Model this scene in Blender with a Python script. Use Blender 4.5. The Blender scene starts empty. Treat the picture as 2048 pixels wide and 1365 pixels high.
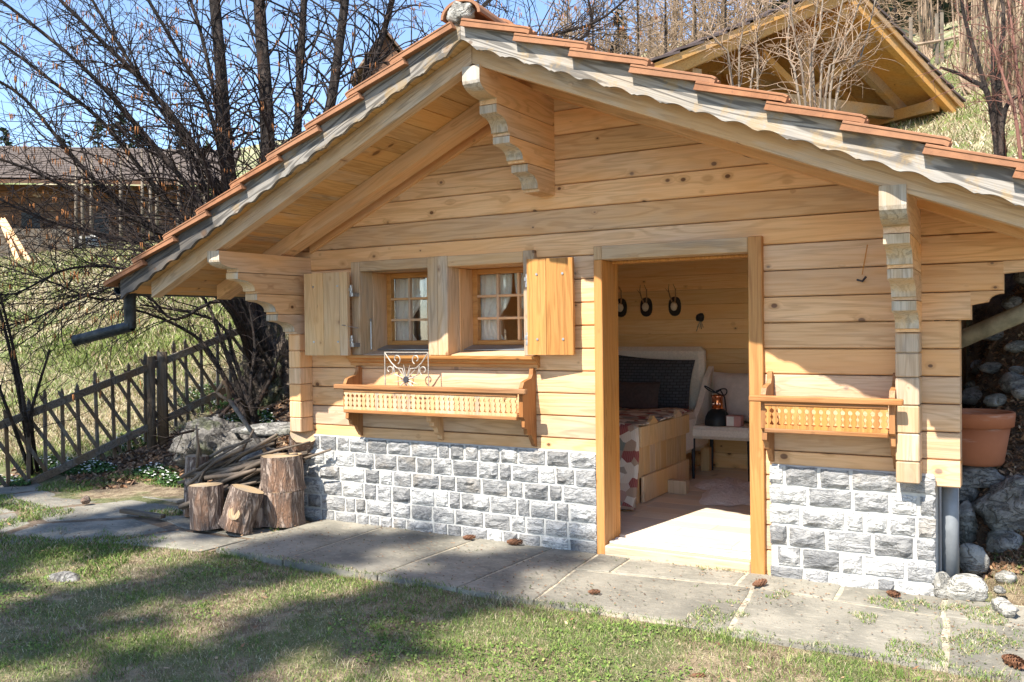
import bpy, math, random
import numpy as np
from mathutils import Vector, Matrix
random.seed(7); rng = np.random.default_rng(11)
S = bpy.context.scene; COL = S.collection
# ------------------------------------------------------------------ camera, sky, sun, exposure
CAM = np.array([0.0, -5.2, 1.44])
RIGHT = np.array([0.86229373, 0.50623427, -0.01328121]); UP = np.array([0.00386531, 0.01964608, 0.99979953])
FWD = np.array([-0.50639371, 0.86217219, -0.01498393]); FPX = 1799.61
cam = bpy.data.cameras.new('camera'); camo = bpy.data.objects.new('camera', cam); COL.objects.link(camo)
cam.sensor_width = 36.0; cam.lens = FPX / 2048 * 36; cam.clip_start = 0.05; cam.clip_end = 2000
m = Matrix(((RIGHT[0], UP[0], -FWD[0], CAM[0]), (RIGHT[1], UP[1], -FWD[1], CAM[1]), (RIGHT[2], UP[2], -FWD[2], CAM[2]), (0, 0, 0, 1)))
camo.matrix_world = m; S.camera = camo
SUN = np.array([-0.17, -1.0, 1.243])                       # towards the sun
elev = math.atan2(SUN[2], math.hypot(SUN[0], SUN[1])); azim = math.atan2(SUN[0], SUN[1])
W = bpy.data.worlds.new('World'); S.world = W; W.use_nodes = True
wn = W.node_tree.nodes; wl = W.node_tree.links
sky = wn.new('ShaderNodeTexSky'); sky.sky_type = 'NISHITA'; sky.sun_disc = False
sky.sun_elevation = elev; sky.sun_rotation = azim; sky.altitude = 1200; sky.dust_density = 0.6; sky.ozone_density = 2.2; sky.air_density = 1.0
wl.new(sky.outputs[0], wn['Background'].inputs[0]); wn['Background'].inputs[1].default_value = 0.15
sl = bpy.data.lights.new('sun', 'SUN'); sl.energy = 4.9; sl.angle = math.radians(0.53); sl.color = (1.0, 0.94, 0.84)
so = bpy.data.objects.new('sun', sl); COL.objects.link(so)
so.rotation_euler = Vector(SUN).to_track_quat('Z', 'Y').to_euler(); so.location = (-3, -20, 25)
S.view_settings.view_transform = 'Standard'; S.view_settings.look = 'None'; S.view_settings.gamma = 1.0
S.view_settings.use_curve_mapping = False; S.view_settings.exposure = 1.15; S.cycles.diffuse_bounces = 8; S.cycles.max_bounces = 14

def ray(px, py): return FWD + RIGHT * (px - 1024) / FPX - UP * (py - 682.5) / FPX
def at(px, py, D): return CAM + ray(px, py) * D             # a point D metres away along the view axis

# ------------------------------------------------------------------ object helpers
WORLD = {}
def org(o): return np.array(WORLD[o.name]) if o is not None else np.zeros(3)
def tag(o, label=None, cat=None, group=None, kind=None):
    if label: o['label'] = label
    if cat: o['category'] = cat
    if group: o['group'] = group
    if kind: o['kind'] = kind
    return o
def thing(name, label, cat, loc=(0, 0, 0), group=None):
    o = bpy.data.objects.new(name, None); COL.objects.link(o); o.location = loc; o.empty_display_size = 0.1
    WORLD[o.name] = np.array(loc, float)
    return tag(o, label, cat, group)
def link_mesh(name, me, c, parent):
    o = bpy.data.objects.new(name, me); COL.objects.link(o)
    o.location = Vector(np.array(c) - org(parent)); WORLD[o.name] = np.array(c, float)
    if parent is not None: o.parent = parent
    return o
def mesh(name, V, Fc, mat=None, parent=None, smooth=False, origin=None):
    V = np.asarray(V, float)
    if origin is None:
        lo, hi = V.min(0), V.max(0); origin = np.array([(lo[0] + hi[0]) / 2, (lo[1] + hi[1]) / 2, lo[2]])
    me = bpy.data.meshes.new(name); me.from_pydata((V - origin).tolist(), [], [tuple(int(i) for i in q) for q in Fc])
    if smooth: me.polygons.foreach_set('use_smooth', [True] * len(me.polygons))
    if mat: me.materials.append(mat)
    me.update()
    return link_mesh(name, me, origin, parent)
def bulk(name, V, T, mat, parent=None, col=None, smooth=False):   # big triangle or quad soup, T is (n,3) or (n,4)
    V = np.asarray(V, np.float32); T = np.asarray(T, np.int32); k = T.shape[1]
    lo, hi = V.min(0), V.max(0); c = np.array([(lo[0] + hi[0]) / 2, (lo[1] + hi[1]) / 2, lo[2]])
    me = bpy.data.meshes.new(name); me.vertices.add(len(V)); me.vertices.foreach_set('co', (V - c).astype(np.float32).ravel())
    me.loops.add(T.size); me.loops.foreach_set('vertex_index', T.ravel())
    me.polygons.add(len(T)); me.polygons.foreach_set('loop_start', np.arange(0, T.size, k, dtype=np.int32))
    me.polygons.foreach_set('loop_total', np.full(len(T), k, np.int32))
    if smooth: me.polygons.foreach_set('use_smooth', np.ones(len(T), bool))
    if col is not None:
        a = me.color_attributes.new('tint', 'FLOAT_COLOR', 'POINT')
        a.data.foreach_set('color', np.concatenate([col, np.ones((len(V), 1))], 1).astype(np.float32).ravel())
    me.materials.append(mat); me.update(calc_edges=True); me.validate()
    return link_mesh(name, me, c, parent)
def share(o, name, c, parent, rot=None, scale=None):          # another object on the same mesh
    q = link_mesh(name, o.data, c, parent)
    if rot is not None: q.rotation_euler = rot
    if scale is not None: q.scale = scale
    return q
def copy_tree(o, parent=None):
    c = o.copy(); COL.objects.link(c); WORLD[c.name] = WORLD[o.name].copy(); c.parent = parent
    for ch in list(o.children): copy_tree(ch, c)
    return c
BOXF = [(0, 3, 2, 1), (4, 5, 6, 7), (0, 1, 5, 4), (1, 2, 6, 5), (2, 3, 7, 6), (3, 0, 4, 7)]
def prism(poly, axis, a0, a1):                                # closed polygon (2-D) swept along an axis
    n = len(poly); V = []
    for a in (a0, a1):
        for p, q in poly:
            V.append({'x': (a, p, q), 'y': (p, a, q), 'z': (p, q, a)}[axis])
    ar = sum(poly[i][0] * poly[(i + 1) % n][1] - poly[(i + 1) % n][0] * poly[i][1] for i in range(n))
    flip = (ar < 0) ^ (axis == 'y')
    Fc = [tuple(range(n))[::-1], tuple(range(n, 2 * n))] + [(i, (i + 1) % n, n + (i + 1) % n, n + i) for i in range(n)]
    if flip: Fc = [q[::-1] for q in Fc]
    return V, Fc
def rbox(x0, x1, y0, y1, z0, z1, b=0.004):                    # box with chamfered edges
    c = np.array([(x0 + x1) / 2, (y0 + y1) / 2, (z0 + z1) / 2]); h = np.array([x1 - x0, y1 - y0, z1 - z0]) / 2
    b = min(b, h.min() * 0.6); V = []; idx = {}
    for sx in (-1, 1):
        for sy in (-1, 1):
            for sz in (-1, 1):
                s = np.array([sx, sy, sz])
                for k in range(3):
                    v = s * h
                    for j in range(3):
                        if j != k: v[j] -= s[j] * b
                    idx[(sx, sy, sz, k)] = len(V); V.append(c + v)
    Fc = []
    for k in range(3):
        i, j = [a for a in range(3) if a != k]
        for s in (-1, 1):
            q = []
            for a, d in ((-1, -1), (1, -1), (1, 1), (-1, 1)):
                t = [0, 0, 0]; t[k] = s; t[i] = a; t[j] = d; q.append(idx[(*t, k)])
            Fc.append(q)
    for k in range(3):                                        # edges along axis k
        i, j = [a for a in range(3) if a != k]
        for a in (-1, 1):
            for d in (-1, 1):
                t0 = [0, 0, 0]; t1 = [0, 0, 0]
                t0[i] = t1[i] = a; t0[j] = t1[j] = d; t0[k] = -1; t1[k] = 1
                Fc.append([idx[(*t0, i)], idx[(*t1, i)], idx[(*t1, j)], idx[(*t0, j)]])
    for s in [(a, d, e) for a in (-1, 1) for d in (-1, 1) for e in (-1, 1)]:
        Fc.append([idx[(*s, 0)], idx[(*s, 1)], idx[(*s, 2)]])
    V = np.array(V); out = []
    for q in Fc:
        p = V[q]; nrm = np.cross(p[1] - p[0], p[2] - p[0])
        out.append(q if nrm @ (p.mean(0) - c) > 0 else q[::-1])
    return V, out
def box(name, x0, x1, y0, y1, z0, z1, mat, parent, b=0.004):
    V, Fc = rbox(x0, x1, y0, y1, z0, z1, b); return mesh(name, V, Fc, mat, parent)
def merge(parts):
    V = []; Fc = []
    for v, f in parts:
        k = len(V); V += [tuple(a) for a in v]; Fc += [tuple(i + k for i in q) for q in f]
    return V, Fc
def tube(poly, rad, sides=6, cap=True):
    P = np.asarray(poly, float); n = len(P); rad = np.broadcast_to(np.asarray(rad, float), (n,))
    T = np.gradient(P, axis=0); T /= np.linalg.norm(T, axis=1)[:, None] + 1e-12
    ref = np.array([0, 0, 1.]) if abs(T[0][2]) < 0.9 else np.array([1., 0, 0])
    V = np.zeros((n, sides, 3)); a = np.arange(sides) * 2 * math.pi / sides
    u = np.cross(T[0], ref); u /= np.linalg.norm(u)
    for i in range(n):
        u = u - T[i] * (u @ T[i]); u /= np.linalg.norm(u) + 1e-12; w = np.cross(T[i], u)
        V[i] = P[i] + rad[i] * (np.cos(a)[:, None] * u + np.sin(a)[:, None] * w)
    Fc = [(i * sides + j, i * sides + (j + 1) % sides, (i + 1) * sides + (j + 1) % sides, (i + 1) * sides + j) for i in range(n - 1) for j in range(sides)]
    if cap: Fc += [tuple(range(sides))[::-1], tuple(range((n - 1) * sides, n * sides))]
    return V.reshape(-1, 3), Fc
def lathe(prof, n=28, c=(0, 0, 0)):                           # profile of (r, z) about a vertical axis
    V = []; Fc = []
    for r, z in prof:
        for k in range(n):
            t = 2 * math.pi * k / n; V.append((c[0] + r * math.cos(t), c[1] + r * math.sin(t), c[2] + z))
    for i in range(len(prof) - 1):
        for k in range(n): Fc.append((i * n + k, i * n + (k + 1) % n, (i + 1) * n + (k + 1) % n, (i + 1) * n + k))
    return V, Fc
def vnoise(P, seed=0):                                        # smooth value noise at points, -1..1
    P = np.asarray(P, float); i = np.floor(P).astype(np.int64); fr = P - i; fr = fr * fr * (3 - 2 * fr); out = np.zeros(len(P))
    for dx in (0, 1):
        for dy in (0, 1):
            for dz in (0, 1):
                h = (i[:, 0] + dx) * 374761393 + (i[:, 1] + dy) * 668265263 + (i[:, 2] + dz) * 1274126177 + seed * 974711
                h = (h ^ (h >> 13)) * 1274126177 & 0x7fffffff; h = (h ^ (h >> 16)) & 0xffff
                w = (fr[:, 0] if dx else 1 - fr[:, 0]) * (fr[:, 1] if dy else 1 - fr[:, 1]) * (fr[:, 2] if dz else 1 - fr[:, 2])
                out += w * (h / 32767.5 - 1)
    return out
def ico(sub=2):
    import bmesh
    bm = bmesh.new(); bmesh.ops.create_icosphere(bm, subdivisions=sub, radius=1.0)
    V = np.array([v.co[:] for v in bm.verts]); Fc = [tuple(v.index for v in f.verts) for f in bm.faces]; bm.free(); return V, Fc
ICO2 = ico(2); ICO3 = ico(3); ICO4 = ico(5)
# ------------------------------------------------------------------ materials
class NT:
    def __init__(s, name):
        s.m = bpy.data.materials.new(name); s.m.use_nodes = True; s.t = s.m.node_tree; s.b = s.t.nodes['Principled BSDF']
        s.b.inputs['Specular IOR Level'].default_value = 0.3
    def n(s, typ, **kw):
        q = s.t.nodes.new('ShaderNode' + typ)
        for k, v in kw.items(): setattr(q, k, v)
        return q
    def put(s, sock, v):
        if isinstance(v, bpy.types.NodeSocket): s.t.links.new(v, sock)
        else: sock.default_value = v
    def math(s, op, a, b=0.0, c=0.0, clamp=False):
        q = s.n('Math', operation=op, use_clamp=clamp); s.put(q.inputs[0], a); s.put(q.inputs[1], b); s.put(q.inputs[2], c); return q.outputs[0]
    def vec(s, op, a, b): q = s.n('VectorMath', operation=op); s.put(q.inputs[0], a); s.put(q.inputs[1], b); return q.outputs[0]
    def noise(s, v, scale, detail=3.0, rough=0.55, dist=0.0):
        q = s.n('TexNoise'); s.put(q.inputs['Vector'], v); q.inputs['Scale'].default_value = scale; q.inputs['Detail'].default_value = detail
        q.inputs['Roughness'].default_value = rough; q.inputs['Distortion'].default_value = dist; return q.outputs[0]
    def voro(s, v, scale, feat='F1'):
        q = s.n('TexVoronoi', feature=feat); s.put(q.inputs['Vector'], v); q.inputs['Scale'].default_value = scale; return q
    def mix(s, f, a, b, blend='MIX'):
        q = s.n('Mix', data_type='RGBA', blend_type=blend); s.put(q.inputs[0], f)
        s.put(q.inputs[6], a if isinstance(a, bpy.types.NodeSocket) else (*a, 1)); s.put(q.inputs[7], b if isinstance(b, bpy.types.NodeSocket) else (*b, 1)); return q.outputs[2]
    def rng(s, v, a, b, c=0.0, d=1.0):
        q = s.n('MapRange', interpolation_type='SMOOTHSTEP'); s.put(q.inputs[0], v); q.inputs[1].default_value = a; q.inputs[2].default_value = b
        q.inputs[3].default_value = c; q.inputs[4].default_value = d; return q.outputs[0]
    def pos(s): return s.n('NewGeometry').outputs['Position']
    def rand(s): return s.n('ObjectInfo').outputs['Random']
    def bump(s, h, strength=0.3, dist=0.01):
        q = s.n('Bump'); q.inputs['Strength'].default_value = strength; q.inputs['Distance'].default_value = dist; s.put(q.inputs['Height'], h)
        s.t.links.new(q.outputs[0], s.b.inputs['Normal'])
    def out(s, col, rough=0.7):
        s.put(s.b.inputs['Base Color'], col if isinstance(col, bpy.types.NodeSocket) else (*col, 1)); s.put(s.b.inputs['Roughness'], rough); return s.m

SL, SR = 0.447, 0.41                                         # roof slopes, left and right
AXES = {'x': (0, 0, 0), 'y': (0, 0, math.pi / 2), 'z': (0, math.pi / 2, 0), 'l': (0, math.atan(SL), 0), 'r': (0, -math.atan(SR), 0)}
def wood(name, axis, light, dark, knot=1.0, grey=0.0, rough=0.62, lichen=0.0, figure=0.5, stain=None, var=0.5, greyc=(0.47, 0.375, 0.275)):
    t = NT(name); r = t.rand(); off = t.n('CombineXYZ')
    for k, w in enumerate((37.0, 61.0, 83.0)): t.put(off.inputs[k], t.math('MULTIPLY', r, w))
    mp = t.n('Mapping'); t.put(mp.inputs['Vector'], t.pos()); mp.inputs['Rotation'].default_value = AXES[axis]
    p = t.vec('ADD', mp.outputs[0], off.outputs[0])
    kv = t.voro(t.vec('MULTIPLY', p, (7.0, 1.5, 9.5)), 1.0); kd = kv.outputs['Distance']
    sep = t.n('SeparateColor'); t.put(sep.inputs[0], kv.outputs['Color'])
    exist = t.math('GREATER_THAN', sep.outputs[0], 0.42)
    kr = t.math('MULTIPLY_ADD', t.math('POWER', sep.outputs[1], 2.0), 0.11, 0.045)
    kn = t.math('MULTIPLY', t.rng(t.math('DIVIDE', kd, kr), 1.25, 0.75), t.math('MULTIPLY', exist, knot))
    halo = t.math('MULTIPLY', t.rng(t.math('DIVIDE', kd, kr), 3.2, 0.8), t.math('MULTIPLY', exist, knot))
    n1 = t.noise(t.vec('MULTIPLY', p, (0.8, 9.0, 9.0)), 1.0, 2.0, 0.5, 0.3)
    ring = t.math('SINE', t.math('ADD', t.math('MULTIPLY', n1, 58.0), t.math('MULTIPLY', halo, 5.0)))
    ring = t.rng(ring, -0.2, 1.0)
    fib = t.noise(t.vec('MULTIPLY', p, (5.0, 190.0, 190.0)), 1.0, 3.0, 0.6)
    tone = t.noise(t.vec('MULTIPLY', p, (0.9, 3.0, 3.0)), 1.0, 3.0, 0.5)
    f = t.math('ADD', t.math('MULTIPLY', ring, figure), t.math('MULTIPLY', t.rng(fib, 0.35, 0.7), 0.45), clamp=True)
    col = t.mix(f, light, dark)
    warm = tuple(min(1, c * k) for c, k in zip(light, (1.05, 0.88, 0.66)))
    col = t.mix(t.rng(tone, 0.42, 0.66, 0.0, 0.65), col, warm)
    if grey > 0:
        g = t.noise(t.vec('MULTIPLY', p, (1.3, 7.0, 7.0)), 1.0, 4.0, 0.6)
        gc = t.mix(f, tuple(c * 1.25 for c in greyc), tuple(c * 0.55 for c in greyc))
        col = t.mix(t.rng(g, 0.62 - 0.5 * grey, 0.78 - 0.32 * grey), col, gc)
    if lichen > 0:
        l = t.noise(p, 9.0, 4.0, 0.65); col = t.mix(t.math('MULTIPLY', t.rng(l, 0.50, 0.64), lichen), col, (0.36, 0.24, 0.105))
    if stain:                                                 # black water staining with shade painted in, darker toward the eave end
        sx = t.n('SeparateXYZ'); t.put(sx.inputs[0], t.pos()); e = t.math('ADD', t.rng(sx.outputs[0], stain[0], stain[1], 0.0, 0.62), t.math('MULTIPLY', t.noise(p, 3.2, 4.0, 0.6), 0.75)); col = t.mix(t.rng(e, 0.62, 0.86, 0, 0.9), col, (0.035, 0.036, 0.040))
    col = t.mix(t.math('MULTIPLY', halo, 0.45), col, (0.40, 0.19, 0.065)); col = t.mix(t.math('MULTIPLY', kn, 0.92), col, (0.11, 0.042, 0.016))
    sp = t.noise(t.vec('MULTIPLY', p, (9.0, 60.0, 60.0)), 1.0, 2.0, 0.7)   # dark resin streaks
    col = t.mix(t.math('MULTIPLY', t.rng(sp, 0.73, 0.80), 0.5), col, (0.20, 0.10, 0.045))
    r2 = t.math('FRACT', t.math('MULTIPLY', r, 17.3)); wz = t.noise(t.vec('MULTIPLY', p, (0.7, 2.0, 2.6)), 1.0, 4.0, 0.6)
    col = t.mix(t.math('MULTIPLY', t.rng(t.math('ADD', wz, t.math('MULTIPLY', r2, 0.30)), 0.52, 0.86), var), col, t.mix(f, tuple(sum(light) / 3 * k for k in (1.12, 0.96, 0.80)), tuple(sum(dark) / 3 * k for k in (1.15, 0.95, 0.78))))
    val = t.math('MULTIPLY_ADD', r, 0.30, 0.82); cc = t.n('CombineColor')
    for k in range(3): t.put(cc.inputs[k], val)
    col = t.mix(1.0, col, cc.outputs[0], 'MULTIPLY')
    t.bump(t.math('ADD', t.math('MULTIPLY', ring, 0.5), fib), 0.35 if grey == 0 else 0.7, 0.0025)
    return t.out(col, t.math('MULTIPLY_ADD', fib, 0.25, rough - 0.12))
PINE_L, PINE_D = (0.78, 0.495, 0.265), (0.56, 0.322, 0.148)
M = {}
for a in 'xyzlr':
    M['pine_' + a] = wood('pine_' + a, a, PINE_L, PINE_D)
    M['aged_' + a] = wood('pine_aged_' + a, a, (0.58, 0.41, 0.245), (0.42, 0.275, 0.15), 0.8, 0.28)
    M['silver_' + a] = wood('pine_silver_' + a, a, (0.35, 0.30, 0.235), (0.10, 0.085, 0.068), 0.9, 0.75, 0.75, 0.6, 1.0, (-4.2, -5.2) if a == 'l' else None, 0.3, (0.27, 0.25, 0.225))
    M['honey_' + a] = wood('pine_honey_' + a, a, (0.54, 0.265, 0.075), (0.35, 0.145, 0.034), 0.7, 0.0, 0.5, var=0.12)
    M['box_' + a] = wood('box_stain_' + a, a, (0.38, 0.18, 0.068), (0.22, 0.092, 0.030), 0.4, 0.0, 0.5, var=0.2)
    M['fence_' + a] = wood('fence_wood_' + a, a, (0.17, 0.12, 0.08), (0.08, 0.058, 0.04), 0.5, 0.4, 0.85, 0.15, 0.6, None, 0.3, (0.15, 0.135, 0.115))
M['soffit'] = wood('soffit_board', 'y', (0.70, 0.435, 0.19), (0.50, 0.28, 0.10), 0.8, 0.10, var=0.3)
M['endgrain'] = wood('end_grain', 'z', (0.60, 0.48, 0.34), (0.38, 0.29, 0.19), 0.0, 0.35, 0.75, 0.0, 0.5, None, 0.3, (0.46, 0.42, 0.36))
M['shut_old'] = wood('shutter_pale', 'z', (0.64, 0.44, 0.24), (0.48, 0.30, 0.145), 0.8, 0.1)
M['inside'] = wood('inside_panel', 'x', (0.88, 0.62, 0.31), (0.76, 0.46, 0.18), 1.0, 0.0, 0.5, 0.0, 0.35, var=0.1)
M['floor'] = wood('floor_board', 'x', (0.80, 0.68, 0.52), (0.68, 0.54, 0.38), 0.3, 0.0, 0.45, 0.0, 0.3)
M['bedwood'] = wood('bed_wood', 'z', (0.72, 0.49, 0.24), (0.58, 0.36, 0.15), 0.5)
M['darkwood'] = wood('dark_timber', 'x', (0.15, 0.070, 0.032), (0.07, 0.030, 0.014), 0.3, 0.1)
M['gold_z'] = wood('shed_timber', 'z', (0.60, 0.33, 0.11), (0.44, 0.21, 0.06), 0.5)
M['gold_x'] = wood('shed_board', 'x', (0.58, 0.32, 0.10), (0.42, 0.20, 0.055), 0.5)
def plain(name, col, rough=0.6, metal=0.0, var=0.15, scale=6.0, bump=0.0):
    t = NT(name); p = t.pos(); n = t.noise(p, scale, 4.0, 0.6)
    c = t.mix(t.rng(n, 0.3, 0.7), tuple(v * (1 - var) for v in col), tuple(min(1, v * (1 + var)) for v in col))
    t.b.inputs['Metallic'].default_value = metal
    if bump: t.bump(t.noise(p, scale * 6, 4.0, 0.6), bump, 0.004)
    return t.out(c, rough)
M['iron'] = plain('wrought_iron', (0.42, 0.38, 0.33), 0.6, 0.2, 0.3, 30)
M['steel'] = plain('galvanised', (0.45, 0.46, 0.47), 0.4, 0.8, 0.2, 40)
M['hub'] = plain('iron_dark', (0.06, 0.06, 0.07), 0.6, 0.3)
M['gutter'] = plain('gutter_metal', (0.030, 0.036, 0.040), 0.5, 0.5, 0.5, 12, 0.2)
M['pipe'] = plain('grey_pipe', (0.22, 0.235, 0.25), 0.45, 0.1, 0.15, 8)
M['pole'] = plain('mossy_pipe', (0.26, 0.25, 0.19), 0.6, 0.1, 0.3, 12)
M['cream'] = plain('cream_fabric', (0.76, 0.69, 0.59), 0.9, 0, 0.08, 60, 0.2)
M['linen'] = plain('linen', (0.60, 0.50, 0.43), 0.9, 0, 0.08, 20, 0.1)
M['curtain'] = plain('curtain_cloth', (0.82, 0.76, 0.64), 0.9, 0, 0.05, 50)
M['chairleg'] = plain('chair_leg', (0.03, 0.03, 0.035), 0.5)
M['black'] = plain('lamp_black', (0.018, 0.02, 0.022), 0.45)
M['copper'] = plain('copper', (0.80, 0.36, 0.20), 0.2, 1.0, 0.1)
M['pinkbox'] = plain('pink_card', (0.55, 0.28, 0.25), 0.6); M['paper'] = plain('paper_label', (0.75, 0.70, 0.64), 0.8)
M['antler'] = plain('antler', (0.36, 0.24, 0.14), 0.6, 0, 0.3, 60); M['bone'] = plain('bone', (0.72, 0.66, 0.55), 0.6)
M['plaque'] = plain('dark_plaque', (0.035, 0.030, 0.030), 0.6); M['white'] = plain('white_plastic', (0.75, 0.74, 0.72), 0.4)
M['rail'] = plain('door_rail', (0.70, 0.69, 0.67), 0.35, 0.5, 0.1)
M['mortar'] = plain('lime_mortar', (0.50, 0.485, 0.45), 0.9, 0, 0.1, 25, 0.4)
M['sill_metal'] = plain('zinc_sill', (0.30, 0.33, 0.37), 0.35, 0.7, 0.1)
M['dry'] = plain('dried_flower', (0.50, 0.40, 0.28), 0.9, 0, 0.4, 80)
def fur():
    t = NT('sheepskin'); p = t.pos(); n = t.noise(p, 18, 5.0, 0.65); t.bump(n, 0.8, 0.02)
    return t.out(t.mix(n, (0.60, 0.50, 0.43), (0.88, 0.81, 0.74)), 0.95)
M['fur'] = fur()
def quilt():
    t = NT('patchwork'); tc = t.n('TexCoord').outputs['Object']; v = t.voro(tc, 15.0); s = t.n('SeparateColor'); t.put(s.inputs[0], v.outputs['Color'])
    c = t.mix(t.rng(s.outputs[0], 0.30, 0.34), (0.30, 0.26, 0.22), (0.62, 0.54, 0.45)); c = t.mix(t.rng(s.outputs[1], 0.78, 0.80), c, (0.25, 0.055, 0.055)); c = t.mix(t.rng(s.outputs[1], 0.24, 0.22), c, (0.36, 0.25, 0.18))
    c = t.mix(t.rng(s.outputs[2], 0.84, 0.86), c, (0.16, 0.20, 0.18)); c = t.mix(t.rng(s.outputs[0], 0.80, 0.82), c, (0.66, 0.60, 0.52))
    w = t.n('TexWave'); t.put(w.inputs['Vector'], tc); w.inputs['Scale'].default_value = 22; w.inputs['Distortion'].default_value = 3
    c = t.mix(t.math('MULTIPLY', w.outputs[1], 0.22), c, (0.45, 0.36, 0.28)); t.bump(t.noise(tc, 9, 3), 0.4, 0.02); return t.out(c, 0.9)
M['quilt'] = quilt()
def darkpillow():
    t = NT('woven_slate'); tc = t.n('TexCoord').outputs['Object']; b = t.n('TexBrick'); sx = t.n('SeparateXYZ'); t.put(sx.inputs[0], tc); cx = t.n('CombineXYZ'); t.put(cx.inputs[0], sx.outputs[0]); t.put(cx.inputs[1], sx.outputs[2]); t.put(b.inputs['Vector'], cx.outputs[0])
    b.inputs['Scale'].default_value = 9; b.inputs['Color1'].default_value = (0.060, 0.064, 0.072, 1); b.inputs['Color2'].default_value = (0.085, 0.088, 0.096, 1)
    b.inputs['Mortar'].default_value = (0.03, 0.031, 0.035, 1); b.inputs['Mortar Size'].default_value = 0.03; t.bump(b.outputs[1], -0.5, 0.01); return t.out(b.outputs[0], 0.9)
M['slatepillow'] = darkpillow(); M['brownpillow'] = plain('brown_cushion', (0.085, 0.060, 0.052), 0.9, 0, 0.15, 40, 0.2)
def terracotta():
    t = NT('terracotta'); p = t.pos(); n = t.noise(p, 7, 4.0, 0.6); c = t.mix(n, (0.33, 0.11, 0.046), (0.46, 0.17, 0.078))
    b = t.noise(t.vec('MULTIPLY', p, (3, 3, 22)), 1.0, 4.0, 0.6); c = t.mix(t.rng(b, 0.56, 0.74, 0, 0.6), c, (0.55, 0.42, 0.34)); t.bump(t.noise(p, 60, 3), 0.2, 0.003); return t.out(c, 0.85)
M['terracotta'] = terracotta()
def tilemat(name, a, b, c):
    t = NT(name); p = t.pos(); n = t.noise(p, 9, 5.0, 0.65); r = t.rand(); col = t.mix(t.rng(n, 0.3, 0.7), a, b); col = t.mix(t.math('MULTIPLY', r, 0.5), col, c)
    s = t.noise(p, 45, 3.0, 0.6); col = t.mix(t.rng(s, 0.62, 0.72, 0, 0.5), col, (0.14, 0.08, 0.05)); t.bump(s, 0.35, 0.004); return t.out(col, 0.8)
M['tile'] = tilemat('clay_tile', (0.37, 0.165, 0.078), (0.23, 0.098, 0.048), (0.31, 0.17, 0.10)); M['darktile'] = tilemat('dark_tile', (0.10, 0.075, 0.07), (0.15, 0.11, 0.10), (0.09, 0.07, 0.07))
M['shingle'] = tilemat('shingle', (0.11, 0.085, 0.07), (0.16, 0.125, 0.10), (0.10, 0.08, 0.07))
def ledge():                                                 # split-faced slate with lime smeared over part of it
    t = NT('split_slate'); p = t.pos(); r = t.rand(); off = t.n('CombineXYZ')
    for k, w in enumerate((17.0, 41.0, 23.0)): t.put(off.inputs[k], t.math('MULTIPLY', r, w))
    q = t.vec('ADD', p, off.outputs[0]); n = t.noise(t.vec('MULTIPLY', q, (1, 1, 2.2)), 9, 5.0, 0.6); col = t.mix(t.rng(n, 0.3, 0.7), (0.22, 0.22, 0.22), (0.37, 0.362, 0.35))
    col = t.mix(t.rng(t.noise(q, 4, 3), 0.55, 0.72, 0, 0.45), col, (0.31, 0.26, 0.20))
    w = t.noise(t.vec('MULTIPLY', q, (1, 1, 1.4)), 6.5, 5.0, 0.62); lim = t.math('ADD', t.math('MULTIPLY', t.math('SUBTRACT', w, 0.5), 0.9), t.math('MULTIPLY', t.math('SUBTRACT', t.math('FRACT', t.math('MULTIPLY', r, 13.7)), 0.72), 0.55))
    col = t.mix(t.rng(lim, -0.05, 0.10), col, (0.54, 0.53, 0.505)); v = t.math('MULTIPLY_ADD', t.math('FRACT', t.math('MULTIPLY', r, 7.3)), 0.5, 0.72); cc = t.n('CombineColor')
    for k in range(3): t.put(cc.inputs[k], v)
    col = t.mix(t.rng(lim, 0.03, -0.02), col, t.mix(1.0, col, cc.outputs[0], 'MULTIPLY'))
    rg = t.math('ABSOLUTE', t.math('SUBTRACT', t.noise(t.vec('MULTIPLY', q, (1, 1, 2.4)), 13, 5.0, 0.6, 0.5), 0.5)); col = t.mix(t.rng(rg, 0.035, 0.0, 0, 0.6), col, (0.06, 0.06, 0.065)); t.bump(rg, 1.0, 0.03); return t.out(col, 0.8)
M['ledge'] = ledge()
def rockm(name, a, b, moss=0.0):
    t = NT(name); p = t.pos(); r = t.rand(); n = t.noise(p, 9, 8.0, 0.72); col = t.mix(t.rng(n, 0.36, 0.64), a, b)
    sp = t.noise(p, 45, 4.0, 0.65); col = t.mix(t.rng(sp, 0.56, 0.68, 0, 0.65), col, tuple(v * 0.5 for v in a)); ck = t.math('ABSOLUTE', t.math('SUBTRACT', t.noise(t.vec('MULTIPLY', p, (1, 1, 1.8)), 7, 5.0, 0.6, 0.6), 0.5)); col = t.mix(t.rng(ck, 0.018, 0.0, 0, 0.7), col, tuple(v * 0.35 for v in a))
    if moss: col = t.mix(t.math('MULTIPLY', t.rng(t.noise(p, 3, 4), 0.52, 0.64), moss), col, (0.09, 0.105, 0.045))
    v = t.math('MULTIPLY_ADD', r, 0.4, 0.8); cc = t.n('CombineColor')
    for k in range(3): t.put(cc.inputs[k], v)
    col = t.mix(1.0, col, cc.outputs[0], 'MULTIPLY'); t.bump(t.math('ADD', t.math('ADD', n, t.math('MULTIPLY', sp, 0.5)), t.rng(ck, 0.0, 0.05, 0, 0.6)), 0.9, 0.025); return t.out(col, 0.85)
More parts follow.
